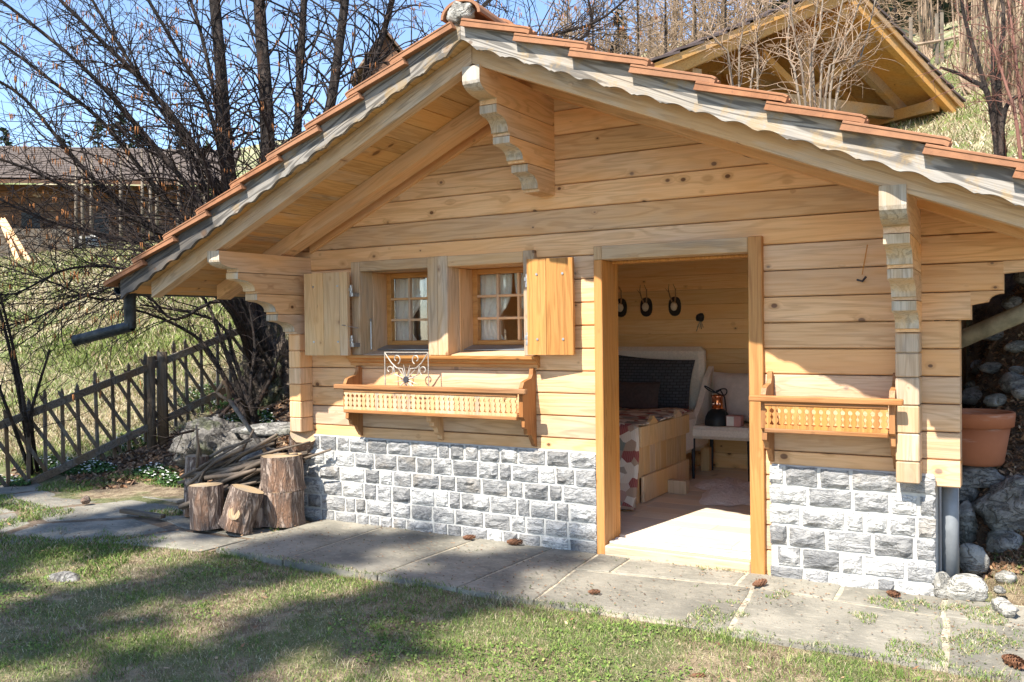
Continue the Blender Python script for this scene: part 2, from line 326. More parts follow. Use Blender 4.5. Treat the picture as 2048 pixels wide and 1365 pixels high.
M['rock'] = rockm('grey_rock', (0.15, 0.14, 0.125), (0.35, 0.335, 0.305), 0.25); M['rock_w'] = rockm('pale_rock', (0.30, 0.285, 0.25), (0.50, 0.48, 0.43)); M['boulder'] = rockm('mossy_boulder', (0.085, 0.078, 0.07), (0.19, 0.175, 0.155), 0.6); M['mossbark'] = rockm('mossy_bark', (0.05, 0.038, 0.03), (0.13, 0.10, 0.075), 0.8)
def slabm():
    t = NT('paving_stone'); p = t.pos(); r = t.rand(); n = t.noise(p, 2.2, 5.0, 0.6); col = t.mix(t.rng(n, 0.32, 0.68), (0.170, 0.160, 0.132), (0.315, 0.29, 0.235))
    f = t.noise(t.vec('MULTIPLY', p, (1.0, 2.2, 1)), 17, 7.0, 0.72); col = t.mix(t.rng(f, 0.5, 0.72, 0, 0.7), col, (0.43, 0.39, 0.31)); col = t.mix(t.rng(f, 0.42, 0.30, 0, 0.7), col, (0.13, 0.12, 0.10))
    d = t.noise(p, 70, 3.0, 0.6); col = t.mix(t.rng(d, 0.64, 0.70, 0, 0.8), col, (0.075, 0.06, 0.04)); v = t.math('MULTIPLY_ADD', r, 0.25, 0.86); cc = t.n('CombineColor')
    for k in range(3): t.put(cc.inputs[k], v)
    col = t.mix(1.0, col, cc.outputs[0], 'MULTIPLY'); t.bump(t.math('ADD', f, t.math('MULTIPLY', d, 0.4)), 0.55, 0.008); return t.out(col, 0.85)
M['slab'] = slabm(); M['joint'] = plain('joint_mortar', (0.42, 0.37, 0.28), 0.95, 0, 0.25, 20, 0.6)
def barkm(name, a, b, sc=(14, 14, 3), bs=0.02):
    t = NT(name); p = t.n('TexCoord').outputs['Object']; n = t.noise(t.vec('MULTIPLY', p, sc), 1.0, 6.0, 0.62, 0.8); v = t.noise(t.vec('MULTIPLY', p, (5, 5, 2)), 1.0, 4.0, 0.6)
    h = t.math('ABSOLUTE', t.math('SUBTRACT', n, 0.5)); h = t.rng(h, 0.0, 0.13); col = t.mix(h, a, b); col = t.mix(t.rng(v, 0.52, 0.68, 0, 0.6), col, tuple(c * k for c, k in zip(b, (1.05, 0.72, 0.5)))); t.bump(t.math('ADD', h, t.math('MULTIPLY', t.noise(p, 60, 4.0), 0.4)), 0.9, bs); return t.out(col, 0.9)
M['bark'] = barkm('spruce_bark', (0.13, 0.088, 0.068), (0.40, 0.31, 0.25), (24, 24, 5), 0.012); M['hazel'] = barkm('hazel_bark', (0.016, 0.012, 0.010), (0.06, 0.045, 0.037), (9, 9, 3))
M['twig'] = plain('twig', (0.030, 0.021, 0.018), 0.85, 0, 0.3); M['catkin'] = plain('catkin', (0.33, 0.135, 0.045), 0.9, 0, 0.35, 8)
M['stick'] = plain('stick', (0.15, 0.115, 0.085), 0.85, 0, 0.45, 5, 0.4); M['paletwig'] = plain('pale_twig', (0.33, 0.235, 0.16), 0.8, 0, 0.3, 4); M['redtwig'] = plain('red_twig', (0.16, 0.075, 0.055), 0.8, 0, 0.4, 4)
M['palestem'] = plain('pale_stem', (0.175, 0.14, 0.105), 0.8, 0, 0.35, 5); M['larch'] = plain('larch_twig', (0.24, 0.165, 0.105), 0.9, 0, 0.4, 2)
M['cone'] = plain('pine_cone', (0.16, 0.075, 0.04), 0.8, 0, 0.4, 60)
def logend():
    t = NT('log_end'); p = t.n('TexCoord').outputs['Object']; w = t.n('TexWave', wave_type='RINGS', rings_direction='Z'); t.put(w.inputs['Vector'], p); w.inputs['Scale'].default_value = 26; w.inputs['Distortion'].default_value = 2.5
    c = t.mix(w.outputs[1], (0.50, 0.37, 0.22), (0.36, 0.25, 0.14)); c = t.mix(t.rng(t.noise(p, 6, 4), 0.45, 0.7, 0, 0.7), c, (0.28, 0.25, 0.21)); return t.out(c, 0.85)
M['logend'] = logend()
def tinted(name, rough=0.8, sss=0.0):
    t = NT(name); a = t.n('VertexColor', layer_name='tint') if hasattr(bpy.types, 'ShaderNodeVertexColor') else None
    t.put(t.b.inputs['Base Color'], a.outputs[0]); t.b.inputs['Roughness'].default_value = rough; return t.m
M['blade'] = tinted('grass_blade'); M['litter'] = tinted('leaf_litter'); M['needle'] = tinted('needles'); M['petal'] = plain('white_petal', (0.80, 0.80, 0.76), 0.7, 0, 0.05)
def glass():
    t = NT('window_glass'); nt = t.t; tr = t.n('BsdfTransparent'); gl = t.n('BsdfGlossy'); gl.inputs['Roughness'].default_value = 0.02; lw = t.n('Fresnel'); lw.inputs[0].default_value = 1.6
    mx = t.n('MixShader'); t.put(mx.inputs[0], lw.outputs[0]); nt.links.new(tr.outputs[0], mx.inputs[1]); nt.links.new(gl.outputs[0], mx.inputs[2]); nt.links.new(mx.outputs[0], nt.nodes['Material Output'].inputs[0]); return t.m
M['glass'] = glass()
def groundm():
    t = NT('ground_cover'); p = t.pos(); cv = t.n('VertexColor', layer_name='cover').outputs[0]; s = t.n('SeparateColor'); t.put(s.inputs[0], cv)
    n1 = t.noise(p, 1.7, 5.0, 0.6); n2 = t.noise(p, 11, 5.0, 0.65); n3 = t.noise(p, 70, 3.0, 0.6)
    lawn = t.mix(t.rng(n2, 0.35, 0.65), (0.16, 0.11, 0.068), (0.36, 0.285, 0.18)); lawn = t.mix(t.rng(n1, 0.44, 0.58, 0, 0.7), lawn, (0.09, 0.13, 0.034)); lawn = t.mix(t.rng(n3, 0.55, 0.70, 0, 0.6), lawn, (0.46, 0.39, 0.26))
    hill = t.mix(t.rng(n2, 0.35, 0.65), (0.30, 0.25, 0.15), (0.47, 0.40, 0.265)); g = t.math('ADD', t.math('MULTIPLY', n1, 0.6), t.math('MULTIPLY', t.noise(p, 0.33, 3), 0.5)); hill = t.mix(t.rng(g, 0.50, 0.60, 0, 0.85), hill, (0.15, 0.20, 0.055))
    hill = t.mix(t.rng(n3, 0.58, 0.70, 0, 0.5), hill, (0.19, 0.135, 0.075))
    bank = t.mix(t.rng(n2, 0.35, 0.65), (0.055, 0.042, 0.032), (0.15, 0.105, 0.07)); bank = t.mix(t.rng(n3, 0.55, 0.68, 0, 0.7), bank, (0.23, 0.135, 0.075))
    c = t.mix(s.outputs[0], lawn, hill); c = t.mix(s.outputs[1], c, bank); t.bump(t.math('ADD', n2, n3), 0.8, 0.03); return t.out(c, 0.95)
M['ground'] = groundm()
M['earth'] = plain('trodden_earth', (0.17, 0.125, 0.085), 0.95, 0, 0.4, 14, 0.8)
# ------------------------------------------------------------------ terrain
CP = []
for x in (-12, -9, -6, -3, 0, 3):
    for y in (-6.5, -4.0, -2.4, -1.35): CP.append((x, y, (-0.030 if x < -2 else -0.012) - (0.05 if x < -8 else 0)))
for x in (-4.6, -3, -1.5, -0.2, 0.8): CP += [(x, -1.12, -0.020 if x < -2.5 else -0.006), (x, -0.92, -0.05), (x, -0.4, -0.05)]
for x in (-4.95, -3.8, -2.7, -1.6, -0.6):
    for y in (0.05, 1.1, 2.2, 3.3): CP.append((x, y, -0.08))
CP += [(-5.6, -0.7, -0.035), (-6.4, -0.5, -0.035), (-7.2, -0.5, -0.035), (-8.2, -0.9, -0.04), (-5.6, 0.0, -0.02), (-6.4, 0.35, -0.015), (-7.3, 0.35, 0.0), (-8.6, -0.28, -0.07), (-9.2, 0.0, -0.08), (-8.5, 0.45, 0.08),
       (-5.4, 0.7, 0.05), (-5.6, 2.0, 0.40), (-5.5, 3.4, 1.1), (-6.3, 1.2, 0.20), (-7.2, 1.0, 0.16), (-8.32, 1.28, 0.22), (-8.08, 2.35, 0.63), (-7.0, 2.3, 0.62), (-7.3, 3.4, 1.2),
       (-10.3, 5.0, 1.95), (-14.4, 4.9, 2.05), (-12, 1.6, 0.75), (-14, 0.2, 0.6), (-15.6, 8.9, 3.4), (-23.4, 11.2, 3.9), (-23.9, 8.6, 3.45), (-22.1, 14.3, 4.2), (-18, 4.2, 2.2), (-20, -2, 0.8), (-14, -5, -0.1),
       (-2.7, 4.3, 1.35), (-4.8, 4.6, 1.6), (-2.7, 7, 2.6), (-6.5, 7, 2.6), (-0.55, 3.7, 1.6),
       (-0.34, 0.3, -0.05), (-0.36, 0.9, -0.01), (-0.3, 1.15, 0.44), (-0.3, 1.8, 0.82), (-0.3, 2.4, 1.32), (-0.15, 2.8, 1.75), (-0.3, 5, 2.6), (-0.42, 7.35, 3.55), (-1.24, 9.2, 4.0), (-1.54, 14.9, 6.4), (-2.1, 16.9, 7.5), (-0.4, 17.9, 7.9),
       (0.5, 0.2, 0.0), (0.6, 1.0, 0.35), (0.8, 2.0, 1.2), (2, 3.2, 2.0), (2.6, 0.2, 0.5), (4, -3, 0.2), (-4, 11, 4.0), (-6, 10, 3.6), (3, 9, 4.6), (5, 17, 8.2),
       (-27, 26, 6.0), (-20, 45, 9.0), (-5, 35, 13.0), (-54, 33, 12.3), (-40, 20, 7.0), (-40, 2, 3.0), (10, 35, 15.0), (-60, 0, 3), (-40, -40, -4), (0, -40, -4), (40, -40, -3), (40, 0, 5), (35, 30, 14), (-90, 60, 20), (-20, 90, 20), (0, 110, 46), (70, 90, 45)]
CP = np.array(CP, float); _n = len(CP)
_D = np.linalg.norm(CP[:, None, :2] - CP[None, :, :2], axis=2); _A = np.zeros((_n + 3, _n + 3)); _A[:_n, :_n] = _D + np.eye(_n) * 1e-4
_Q = np.c_[np.ones(_n), CP[:, :2]]; _A[:_n, _n:] = _Q; _A[_n:, :_n] = _Q.T; _w = np.linalg.solve(_A, np.r_[CP[:, 2], 0, 0, 0])
def ground_z(x, y):
    x = np.atleast_1d(np.asarray(x, float)); y = np.atleast_1d(np.asarray(y, float)); out = np.empty(len(x))
    for a in range(0, len(x), 4000):
        X = x[a:a + 4000]; Y = y[a:a + 4000]; d = np.hypot(X[:, None] - CP[None, :, 0], Y[:, None] - CP[None, :, 1])
        out[a:a + 4000] = d @ _w[:_n] + _w[_n] + _w[_n + 1] * X + _w[_n + 2] * Y
    inside = (x > -4.95) & (x < -0.55) & (y > 0.0) & (y < 3.3)
    P = np.c_[x, y, 0 * x]
    rough = np.where(y > 0.2, 0.05, 0.012); far = np.clip((np.hypot(x, y) - 25) / 60, 0, 1)
    return np.where(inside, np.minimum(out, -0.05), out + rough * vnoise(P * 1.3, 3) + 0.4 * rough * vnoise(P * 4.1, 4) + far * 1.5 * vnoise(P * 0.05, 9))
def gz(x, y): return float(ground_z(x, y)[0])
def axis_lines(segs): 
    out = []
    for a, b, st in segs: out += list(np.arange(a, b, st))
    return np.array(out + [segs[-1][1]])
gx = axis_lines([(-160, -60, 10), (-60, -26, 2.5), (-26, -10, 0.5), (-10, 1.5, 0.1), (1.5, 6, 0.4), (6, 40, 3), (40, 160, 12)])
gy = axis_lines([(-120, -30, 10), (-30, -6, 2), (-6, 4.4, 0.1), (4.4, 20, 0.4), (20, 60, 2), (60, 240, 12)])
GX, GY = np.meshgrid(gx, gy); fx = GX.ravel(); fy = GY.ravel(); fz = ground_z(fx, fy); nx = len(gx); ny = len(gy)
q = (np.arange(ny - 1)[:, None] * nx + np.arange(nx - 1)[None, :]).ravel(); quads = np.c_[q, q + 1, q + nx + 1, q + nx]
ground = bulk('ground', np.c_[fx, fy, fz], quads, M['ground'], smooth=True); tag(ground, 'grassy ground rising from the lawn into a steep hillside behind the chalet', 'ground', kind='structure')
def sst(a, b, v): t = np.clip((v - a) / (b - a), 0, 1); return t * t * (3 - 2 * t)
def hill_mask(x, y):                                         # dry pale grass: the slope beyond the fence and above the chalet
    side = np.where(x < -5.2, y - (0.1 + 2.2 * sst(-8.9, -7.9, x)), np.where(x < -0.6, y - 3.4, y - 4.2)); return sst(-0.1, 0.35, side + 0.3 * vnoise(np.c_[x, y, 0 * x] * 1.7, 5))
def bank_mask(x, y):                                         # bare earth and dead leaves: round the fence foot and on the rockery
    a = sst(0.0, 0.45, y + 0.25 * vnoise(np.c_[x, y, 0 * x] * 2, 6)) * (x < -5.0) * (1 - hill_mask(x, y)); b = sst(0.1, 0.9, y) * (x > -0.7) * (1 - hill_mask(x, y)); return np.clip(a + b, 0, 1)
cov = ground.data.color_attributes.new('cover', 'FLOAT_COLOR', 'POINT')
cov.data.foreach_set('color', np.c_[hill_mask(fx, fy), bank_mask(fx, fy), 0 * fx, 1 + 0 * fx].astype(np.float32).ravel())
# ------------------------------------------------------------------ terrace of stone slabs
V, Fc = prism([(-4.70, -1.06), (0.75, -1.045), (0.75, 0.02), (-4.70, 0.02)], 'z', -0.07, -0.006)
terrace = tag(mesh('terrace', V, Fc, M['joint']), 'strip of grey paving slabs with pale joints in front of the chalet', 'terrace', kind='structure')
def slab(poly, top, parent, gap=0.010, th=0.05):
    P = np.array(poly, float); c = P.mean(0); pts = []
    for i in range(len(P)):
        a, b = P[i], P[(i + 1) % len(P)]; L = np.linalg.norm(b - a); n = max(2, int(L / 0.12))
        for k in range(n):
            p = a + (b - a) * k / n; d = c - p; d /= np.linalg.norm(d); pts.append(p + d * (gap * (1.0 + (1.0 if 0 < k else 1.3)*0.5) + random.uniform(-0.006, 0.007)))
    pts = np.array(pts); n = len(pts); d = c - pts; d /= np.linalg.norm(d, axis=1)[:, None]
    V = np.r_[np.c_[pts, np.full(n, top - th)], np.c_[pts, np.full(n, top - 0.004)], np.c_[pts + d * 0.012, np.full(n, top) + rng.uniform(-0.001, 0.001, n)]]
    Fc = [tuple(range(2 * n, 3 * n))] + [(l * n + i, l * n + (i + 1) % n, (l + 1) * n + (i + 1) % n, (l + 1) * n + i) for l in (0, 1) for i in range(n)]
    return mesh('slab', V, Fc, M['slab'], parent)
xs = [(-4.73, -4.73), (-4.12, -4.14), (-3.36, -3.32), (-2.80, -2.74), (-2.31, -2.43)]
for (a0, a1), (b0, b1) in zip(xs[:-1], xs[1:]): slab([(a0, -1.085), (b0, -1.085), (b1, -0.01), (a1, -0.01)], random.uniform(0, 0.004), terrace)
xb = [-2.40, -2.18, -1.46, -0.93, -0.42, 0.2, 0.72]; yb_ = [-0.44, -0.40, -0.30, -0.34, -0.37, -0.40, -0.38]
for i in range(6): slab([(xb[i], yb_[i]), (xb[i + 1], yb_[i + 1]), (xb[i + 1] - 0.01, -0.005), (xb[i] - 0.02, -0.005)], random.uniform(0, 0.004), terrace)
xf = [(-2.32, -2.39), (-1.27, -1.36), (-0.35, -0.40), (0.72, 0.72)]
for (a0, a1), (b0, b1) in zip(xf[:-1], xf[1:]):
    f = lambda x: float(np.interp(x, xb, yb_)); slab([(a0, -1.075), (b0, -1.06), (b1, f(b1)), ((a1 + b1) / 2, f((a1 + b1) / 2)), (a1, f(a1))], random.uniform(0, 0.004), terrace)
path = tag(mesh('stone_path', *prism([(-9.3, -1.4), (-7.4, -1.9), (-6.4, -1.7), (-5.6, -1.25), (-4.78, -1.1), (-4.78, -0.2), (-5.9, 0.4), (-6.6, 0.7), (-7.2, 0.4), (-8.0, 0.05), (-9.0, -0.5)], 'z', -0.10, -0.028), M['earth']),
           'uneven stone slabs sunk in earth left of the chalet', 'path', kind='structure')
for k, pl in enumerate([[(-5.6, -1.25), (-4.80, -1.12), (-4.78, -0.72), (-5.5, -0.75)], [(-6.4, -1.7), (-5.65, -1.3), (-5.56, -0.75), (-6.15, -0.6), (-6.7, -1.1)], [(-7.4, -1.9), (-6.45, -1.72), (-6.75, -1.08), (-7.3, -0.9)],
           [(-7.2, -0.85), (-6.7, -1.03), (-6.2, -0.55), (-6.0, -0.1), (-6.9, -0.1)], [(-8.3, -1.5), (-7.45, -1.87), (-7.3, -0.87), (-8.2, -0.7)], [(-8.2, -0.65), (-7.25, -0.82), (-6.95, -0.08), (-7.2, 0.4), (-8.0, 0.1)],
           [(-6.9, -0.03), (-6.0, -0.05), (-5.9, 0.45), (-6.6, 0.72), (-7.15, 0.42)], [(-9.35, -1.4), (-8.35, -1.45), (-8.25, -0.62), (-9.0, -0.5)], [(-5.5, -0.70), (-4.78, -0.68), (-4.76, -0.15), (-5.4, -0.05), (-6.1, -0.5)], [(-8.0, 0.14), (-7.22, 0.43), (-7.3, 0.72), (-8.15, 0.55)], [(-8.95, -0.45), (-8.22, -0.58), (-8.02, 0.1), (-8.5, 0.2)], [(-5.95, -0.02), (-5.45, 0.0), (-5.5, 0.42), (-5.85, 0.5)]]):
    slab(pl, random.uniform(-0.026, -0.016), path, 0.013, 0.05)
# ------------------------------------------------------------------ the chalet
XR = -2.772                                                   # ridge line
chalet = thing('chalet', 'small pine log chalet with scalloped gable boards, clay tiles and open door', 'chalet', (-2.77, 0.0, 0.0))
def soff(x): return 3.052 - (SL * (XR - x) if x < XR else SR * (x - XR))     # underside of the roof boards
def xleft(z): return XR - (3.052 - z) / SL
def xright(z): return XR + (3.052 - z) / SR
YB = 0.13                                                     # back of the log wall
JZ = [-0.02, 0.135, 0.28, 0.425, 0.57, 0.715, 0.861, 1.007, 1.153, 1.298, 1.446, 1.594, 1.744, 1.894, 2.047, 2.203, 2.36, 2.52, 2.68, 2.838, 3.0]
wall = mesh('front_wall', *merge([rbox(-4.9, -4.36, 0.131, 0.2, 0, 1.95), rbox(-3.70, -3.57, 0.131, 0.2, 1.0, 1.95), rbox(-2.92, -2.44, 0.131, 0.2, 0, 1.95), rbox(-4.9, -2.44, 0.131, 0.2, 0, 1.22), rbox(-1.36, -0.5, 0.131, 0.2, 0, 1.95), rbox(-4.85, -0.55, 0.131, 0.2, 1.952, 2.15)]), M['inside'], chalet)
def logpiece(name, b0, b1, t0, t1, z0, z1, y0, y1, mat, parent, c=0.009):
    prof = [(y0 + c, z0 + 0.0022), (y0 + 0.001, z0 + c), (y0 - 0.003, (z0 + z1) / 2), (y0, z1 - 0.005), (y0 + 0.004, z1 - 0.0022), (y1, z1 - 0.0022), (y1, z0 + 0.0022)]; V = []; n = len(prof)
    for s in (0, 1):
        for y, z in prof:
            f = (z - z0) / (z1 - z0); V.append(((b0 + (t0 - b0) * f, b1 + (t1 - b1) * f)[s], y, z))
    Fc = [tuple(range(n)), tuple(range(n, 2 * n))[::-1]] + [(i, n + i, n + (i + 1) % n, (i + 1) % n) for i in range(n)]
    return mesh(name, V, Fc, mat, parent)
WIN = (-4.40, -2.87, 1.175, 1.944); DOOR = (-2.425, -1.375, -0.02, 1.940)
for k in range(len(JZ) - 1):
    z0, z1 = JZ[k], JZ[k + 1]
    if z0 < 0.56:                                             # strips beside the door, the stone facing stands in front of the rest
        logpiece('log', -2.62, DOOR[0], -2.62, DOOR[0], z0, z1, 0, YB, M['pine_x'], wall); logpiece('log', DOOR[1], -1.15, DOOR[1], -1.15, z0, z1, 0, YB, M['pine_x'], wall); continue
    L0 = L1 = -5.08; R0 = R1 = -0.362
    if z0 >= 1.44: R0 = R1 = -0.31
    if z0 >= 1.59: R0 = R1 = -0.16
    if z0 >= 1.74: R0 = R1 = 0.05; L0 = L1 = -5.25
    if z1 > 1.9: L0, L1, R0, R1 = xleft(z0), xleft(min(z1, 3.04)), xright(z0), xright(min(z1, 3.04)); R0 = min(R0, 0.05); L0 = max(L0, -5.3); R1 = min(R1, 0.05); L1 = max(L1, -5.3)
    cuts = []
    for a, b, lo, hi in (WIN, DOOR):
        if z0 < hi - 0.06 and z1 > lo + 0.06: cuts.append((a, b))
    cuts.sort(); edges = [L0] + [e for cpair in cuts for e in cpair] + [R0]
    for i in range(0, len(edges), 2):
        a, b = edges[i], edges[i + 1]
        logpiece('log', a, b, L1 if i == 0 else a, R1 if i + 2 >= len(edges) else b, z0, z1, 0, YB, M['pine_x'], wall)
# side, back walls
for xa, xb in ((-4.93, -4.82), (-0.62, -0.54)): mesh('side_wall', *merge([rbox(xa, xb, 0.131, 0.5, 0.0, 2.02), rbox(xa, xb, 2.7, 3.30, 0.0, 2.02), rbox(xa, xb, 0.501, 2.699, 0.0, 0.9), rbox(xa, xb, 0.501, 2.699, 1.95, 2.02)]), M['pine_y'], chalet)
mesh('back_wall', *prism([(-4.82, 0.0), (-0.62, 0.0), (-0.62, 2.1), (XR, 3.03), (-4.82, 2.1)], 'y', 3.222, 3.30), M['pine_x'], chalet)
# ---- stone facing
def stonewall(x0, x1, rows, seed, sideL, sideR):
    rr = random.Random(seed)
    base = box('stone_base', x0, x1, -0.028, 0.0 - 0.001, -0.03, 0.640, M['mortar'], chalet, 0.01)
    for z0, z1 in zip(rows[:-1], rows[1:]):
        x = x0 - rr.uniform(0, 0.12)
        while x < x1 - 0.03:
            w = rr.choice((0.14, 0.17, 0.19, 0.21, 0.24, 0.10, 0.12)); xe = min(x + w, x1); 
            if x1 - xe < 0.07: xe = x1
            a = max(x, x0); g = 0.0105
            if xe - a > 0.05: stone(a + (g if a > x0 else -0.004), xe - (g if xe < x1 else -0.004), z0 + g * 0.8 + rr.uniform(-.003, .003), z1 - g * 0.8 + rr.uniform(-.003, .003), base, rr)
            x = xe
    return base
def stone(x0, x1, z0, z1, parent, rr):
    nx_, nz_ = 7, 5; V = []; sd = rr.randint(0, 9999); th = rr.uniform(0.010, 0.021)
    for j in range(nz_):
        for i in range(nx_):
            u = i / (nx_ - 1); v = j / (nz_ - 1); jx = 0.006 * (rr.random() - .5) ; V.append([x0 + (x1 - x0) * u + jx, 0, z0 + (z1 - z0) * v + 0.006 * (rr.random() - .5)])
    V = np.array(V); nn = vnoise(V * np.array([16, 1, 26]) + sd, 1); e = np.array([[min(i, nx_ - 1 - i, 1) * min(j, nz_ - 1 - j, 1) for i in range(nx_)] for j in range(nz_)]).ravel()
    V[:, 1] = -0.0285 - 0.006 - e * (th * (0.75 + 0.55 * nn + 0.45 * vnoise(V * np.array([30, 1, 60]) + sd, 7))); back = [k for k in range(nx_)] + [nx_ * j + nx_ - 1 for j in range(1, nz_)] + [nx_ * (nz_ - 1) + k for k in range(nx_ - 2, -1, -1)] + [nx_ * j for j in range(nz_ - 2, 0, -1)]
    B = V[back].copy(); B[:, 1] = -0.020; k0 = len(V); V = np.r_[V, B]; Fc = [(j * nx_ + i, j * nx_ + i + 1, (j + 1) * nx_ + i + 1, (j + 1) * nx_ + i) for j in range(nz_ - 1) for i in range(nx_ - 1)]
    m_ = len(back); Fc += [(back[i], k0 + i, k0 + (i + 1) % m_, back[(i + 1) % m_]) for i in range(m_)]
    return mesh('stone', V, Fc, M['ledge'], parent)
ROWS = [-0.03, 0.075, 0.185, 0.305, 0.415, 0.53, 0.640]
stonewall(-4.96, -2.436, ROWS, 3, True, True); stonewall(-1.335, -0.482, [-0.03, 0.065, 0.18, 0.30, 0.415, 0.525, 0.640], 8, True, True)
V, Fc = rbox(-0.560, -0.483, 0.0, 3.25, -0.03, 0.638); mesh('foundation', V, Fc, M['mortar'], chalet); V, Fc = rbox(-4.955, -4.89, 0.0, 3.25, -0.03, 0.638); mesh('foundation', V, Fc, M['mortar'], chalet)
# ---- roof
roof = mesh('roof', *prism([(XR - 3.0, 3.080 - SL * 3.0), (XR, 3.080), (XR + 3.0, 3.080 - SR * 3.0), (XR + 3.0, 3.112 - SR * 3.0), (XR, 3.112), (XR - 3.0, 3.112 - SL * 3.0)], 'y', -0.974, 3.6), M['darkwood'], chalet)
def slope_pt(side, d, z): return (XR - d, z - SL * d) if side < 0 else (XR + d, z - SR * d)
def slope_box(name, side, d0, d1, y0, y1, zlo, zhi, mat, parent, plumb=True):
    V, Fc = prism([slope_pt(side, d0, zlo), slope_pt(side, d1, zlo), slope_pt(side, d1, zhi), slope_pt(side, d0, zhi)], 'y', y0, y1); return mesh(name, V, Fc, mat, parent)
for side, S_, dend in ((-1, 'l', 2.79), (1, 'r', 2.86)):
    for y0, y1, nm, mt in ((-0.887, -0.805, 'rafter', 'aged_' + S_), (-0.285, -0.150, 'rafter', 'pine_' + S_), (3.31, 3.42, 'rafter', 'pine_' + S_)):
        slope_box(nm, side, 0.0015, dend, y0, y1, 2.939, 3.050, M[mt], roof)
    slope_box('wall_trim', side, 0.0015, 2.05 if side < 0 else 2.2, -0.032, -0.002, 2.945, 3.050, M['pine_' + S_], roof)
    k = 0; d = 0.0; ds = 0.135
    while d < 2.97:                                           # roof boards seen from below
        e = min(d + ds, 2.97); sl_ = SL if side < 0 else SR
        slope_box('roof_board', side, d + 0.0035, e - 0.0035, -0.972, 3.55, 3.052, 3.0785, M['soffit'], roof); d = e; ds = random.choice((0.12, 0.135, 0.15))
    # scalloped bargeboard
    sl_ = SL if side < 0 else SR; top = []; bot = []; N = 200; per = 0.152; D0, D1 = 0.0008, 2.985
    for i in range(N + 1):
        d = D0 + (D1 - D0) * i / N; ph = ((d + 0.03) / per) % 1.0
        sc = 0.018 * (math.sin(math.pi * min(ph / 0.86, 1.0)) if ph < 0.86 else 0.0) + (0.006 if ph > 0.93 else 0.0)
        bot.append(slope_pt(side, d, 3.012 + sc + 0.022 * max(0, 1 - d / 0.10))); top.append(slope_pt(side, d, 3.158))
    V = []; 
    for y in (-1.0, -0.975):
        V += [(x, y, z) for x, z in top] + [(x, y, z) for x, z in bot]
    n1 = N + 1; Fc = []
    for i in range(N):
        a, b, c, d4 = i, i + 1, n1 + i + 1, n1 + i; o2 = 2 * n1
        fr = (a, d4, c, b) if side > 0 else (a, b, c, d4); Fc.append(fr); Fc.append(tuple(o2 + q for q in fr[::-1]))
        Fc.append((a, b, o2 + b, o2 + a)); Fc.append((c, d4, o2 + d4, o2 + c))
    Fc += [(0, 2 * n1, 3 * n1, n1), (N, n1 + N, 3 * n1 + N, 2 * n1 + N)]
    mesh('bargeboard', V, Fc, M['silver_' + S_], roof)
    # clay tiles
    step = 0.3315; tl = 0.412; d0 = 0.030; base = 3.130; Y0 = -1.045; wdt = 0.255; proto = None; rest = []
    ang = math.atan(sl_); 
    def tile_mesh(last):
        w = wdt - 0.006; pr = [(0, -0.014), (0, 0.016), (0.004, 0.013), (-0.004, 0.016), (-0.004, 0.024), (0.004, 0.029), (0.026, 0.029), (0.034, 0.012), (0.045, 0.012), (0.055, 0.024), (0.075, 0.024), (0.088, 0.004), (w - 0.05, 0.004), (w - 0.04, 0.014), (w - 0.02, 0.014), (w, 0.002), (w, -0.012), (0.018, -0.012), (0.018, -0.014)] if last else \
             [(0, -0.008), (0, 0.006), (0.015, 0.022), (0.05, 0.022), (0.07, 0.004), (w - 0.06, 0.004), (w - 0.045, 0.018), (w - 0.02, 0.018), (w, 0.002), (w, -0.008)]
        V = []; n = len(pr)
        for s, lift in ((0.0, 0.0), (tl / math.cos(ang) * 0.95, 0.050), (tl / math.cos(ang), 0.047)):
            for y, z in pr: V.append((s, y, z * (1 if s < tl else 0.8) + lift))
        Fc = [tuple(range(n)), tuple(range(2 * n, 3 * n))[::-1]] + [(l * n + i, (l + 1) * n + i, (l + 1) * n + (i + 1) % n, l * n + (i + 1) % n) for l in (0, 1) for i in range(n)]
        V = np.array(V); R_ = np.array([[math.cos(ang), 0, math.sin(ang)], [0, 1, 0], [-math.sin(ang), 0, math.cos(ang)]]); V = V @ R_.T
        if side < 0: V[:, 0] *= -1; Fc = [q[::-1] for q in Fc]
        return V, Fc
    protos = [None, None]
    for j in range(19):
        for i in range(9):
            d = d0 + step * i; p = np.array([XR + side * d, Y0 + j * wdt + random.uniform(-.004, .004), base - sl_ * d + random.uniform(-.003, .003)])
            if j < 7:
                kk = 0 if j == 0 else 1
                if protos[kk] is None:
                    V, Fc = tile_mesh(j == 0); protos[kk] = mesh('tile', V + p, Fc, M['tile'], roof, origin=p)
                else: share(protos[kk], 'tile', p, roof, rot=(0, random.uniform(-.008, .008), random.uniform(-.006, .006)))
            else:
                V, Fc = tile_mesh(False); rest.append((V + p, Fc))
    tag(mesh('tile_field', *merge(rest), M['tile'], roof), kind='stuff')
# ridge tiles and the mortar that closes them
pr = [(0.125 * math.cos(t), 0.095 * math.sin(t)) for t in np.linspace(math.pi, 0, 13)] + [(0.108 * math.cos(t), 0.080 * math.sin(t)) for t in np.linspace(0, math.pi, 13)]
for k in range(12):
    y0 = -1.02 + k * 0.38; V, Fc = prism([(XR + 0.01 + a, 3.145 + b) for a, b in pr], 'y', y0, y0 + 0.40); V = np.array(V)
    V[:len(pr), 2] += 0.022; V[:len(pr), 0] = (V[:len(pr), 0] - XR) * 1.06 + XR; mesh('ridge_tile', V, Fc, M['tile'], roof)
V = ICO3[0] * np.array([0.085, 0.05, 0.06]); V = V * (1 + 0.35 * vnoise(V * 30, 2)[:, None] + 0.15 * vnoise(V * 80, 3)[:, None]) + np.array([XR + 0.0, -1.0, 3.195]); mesh('ridge_mortar', V, ICO3[1], M['rock_w'], roof, smooth=True)
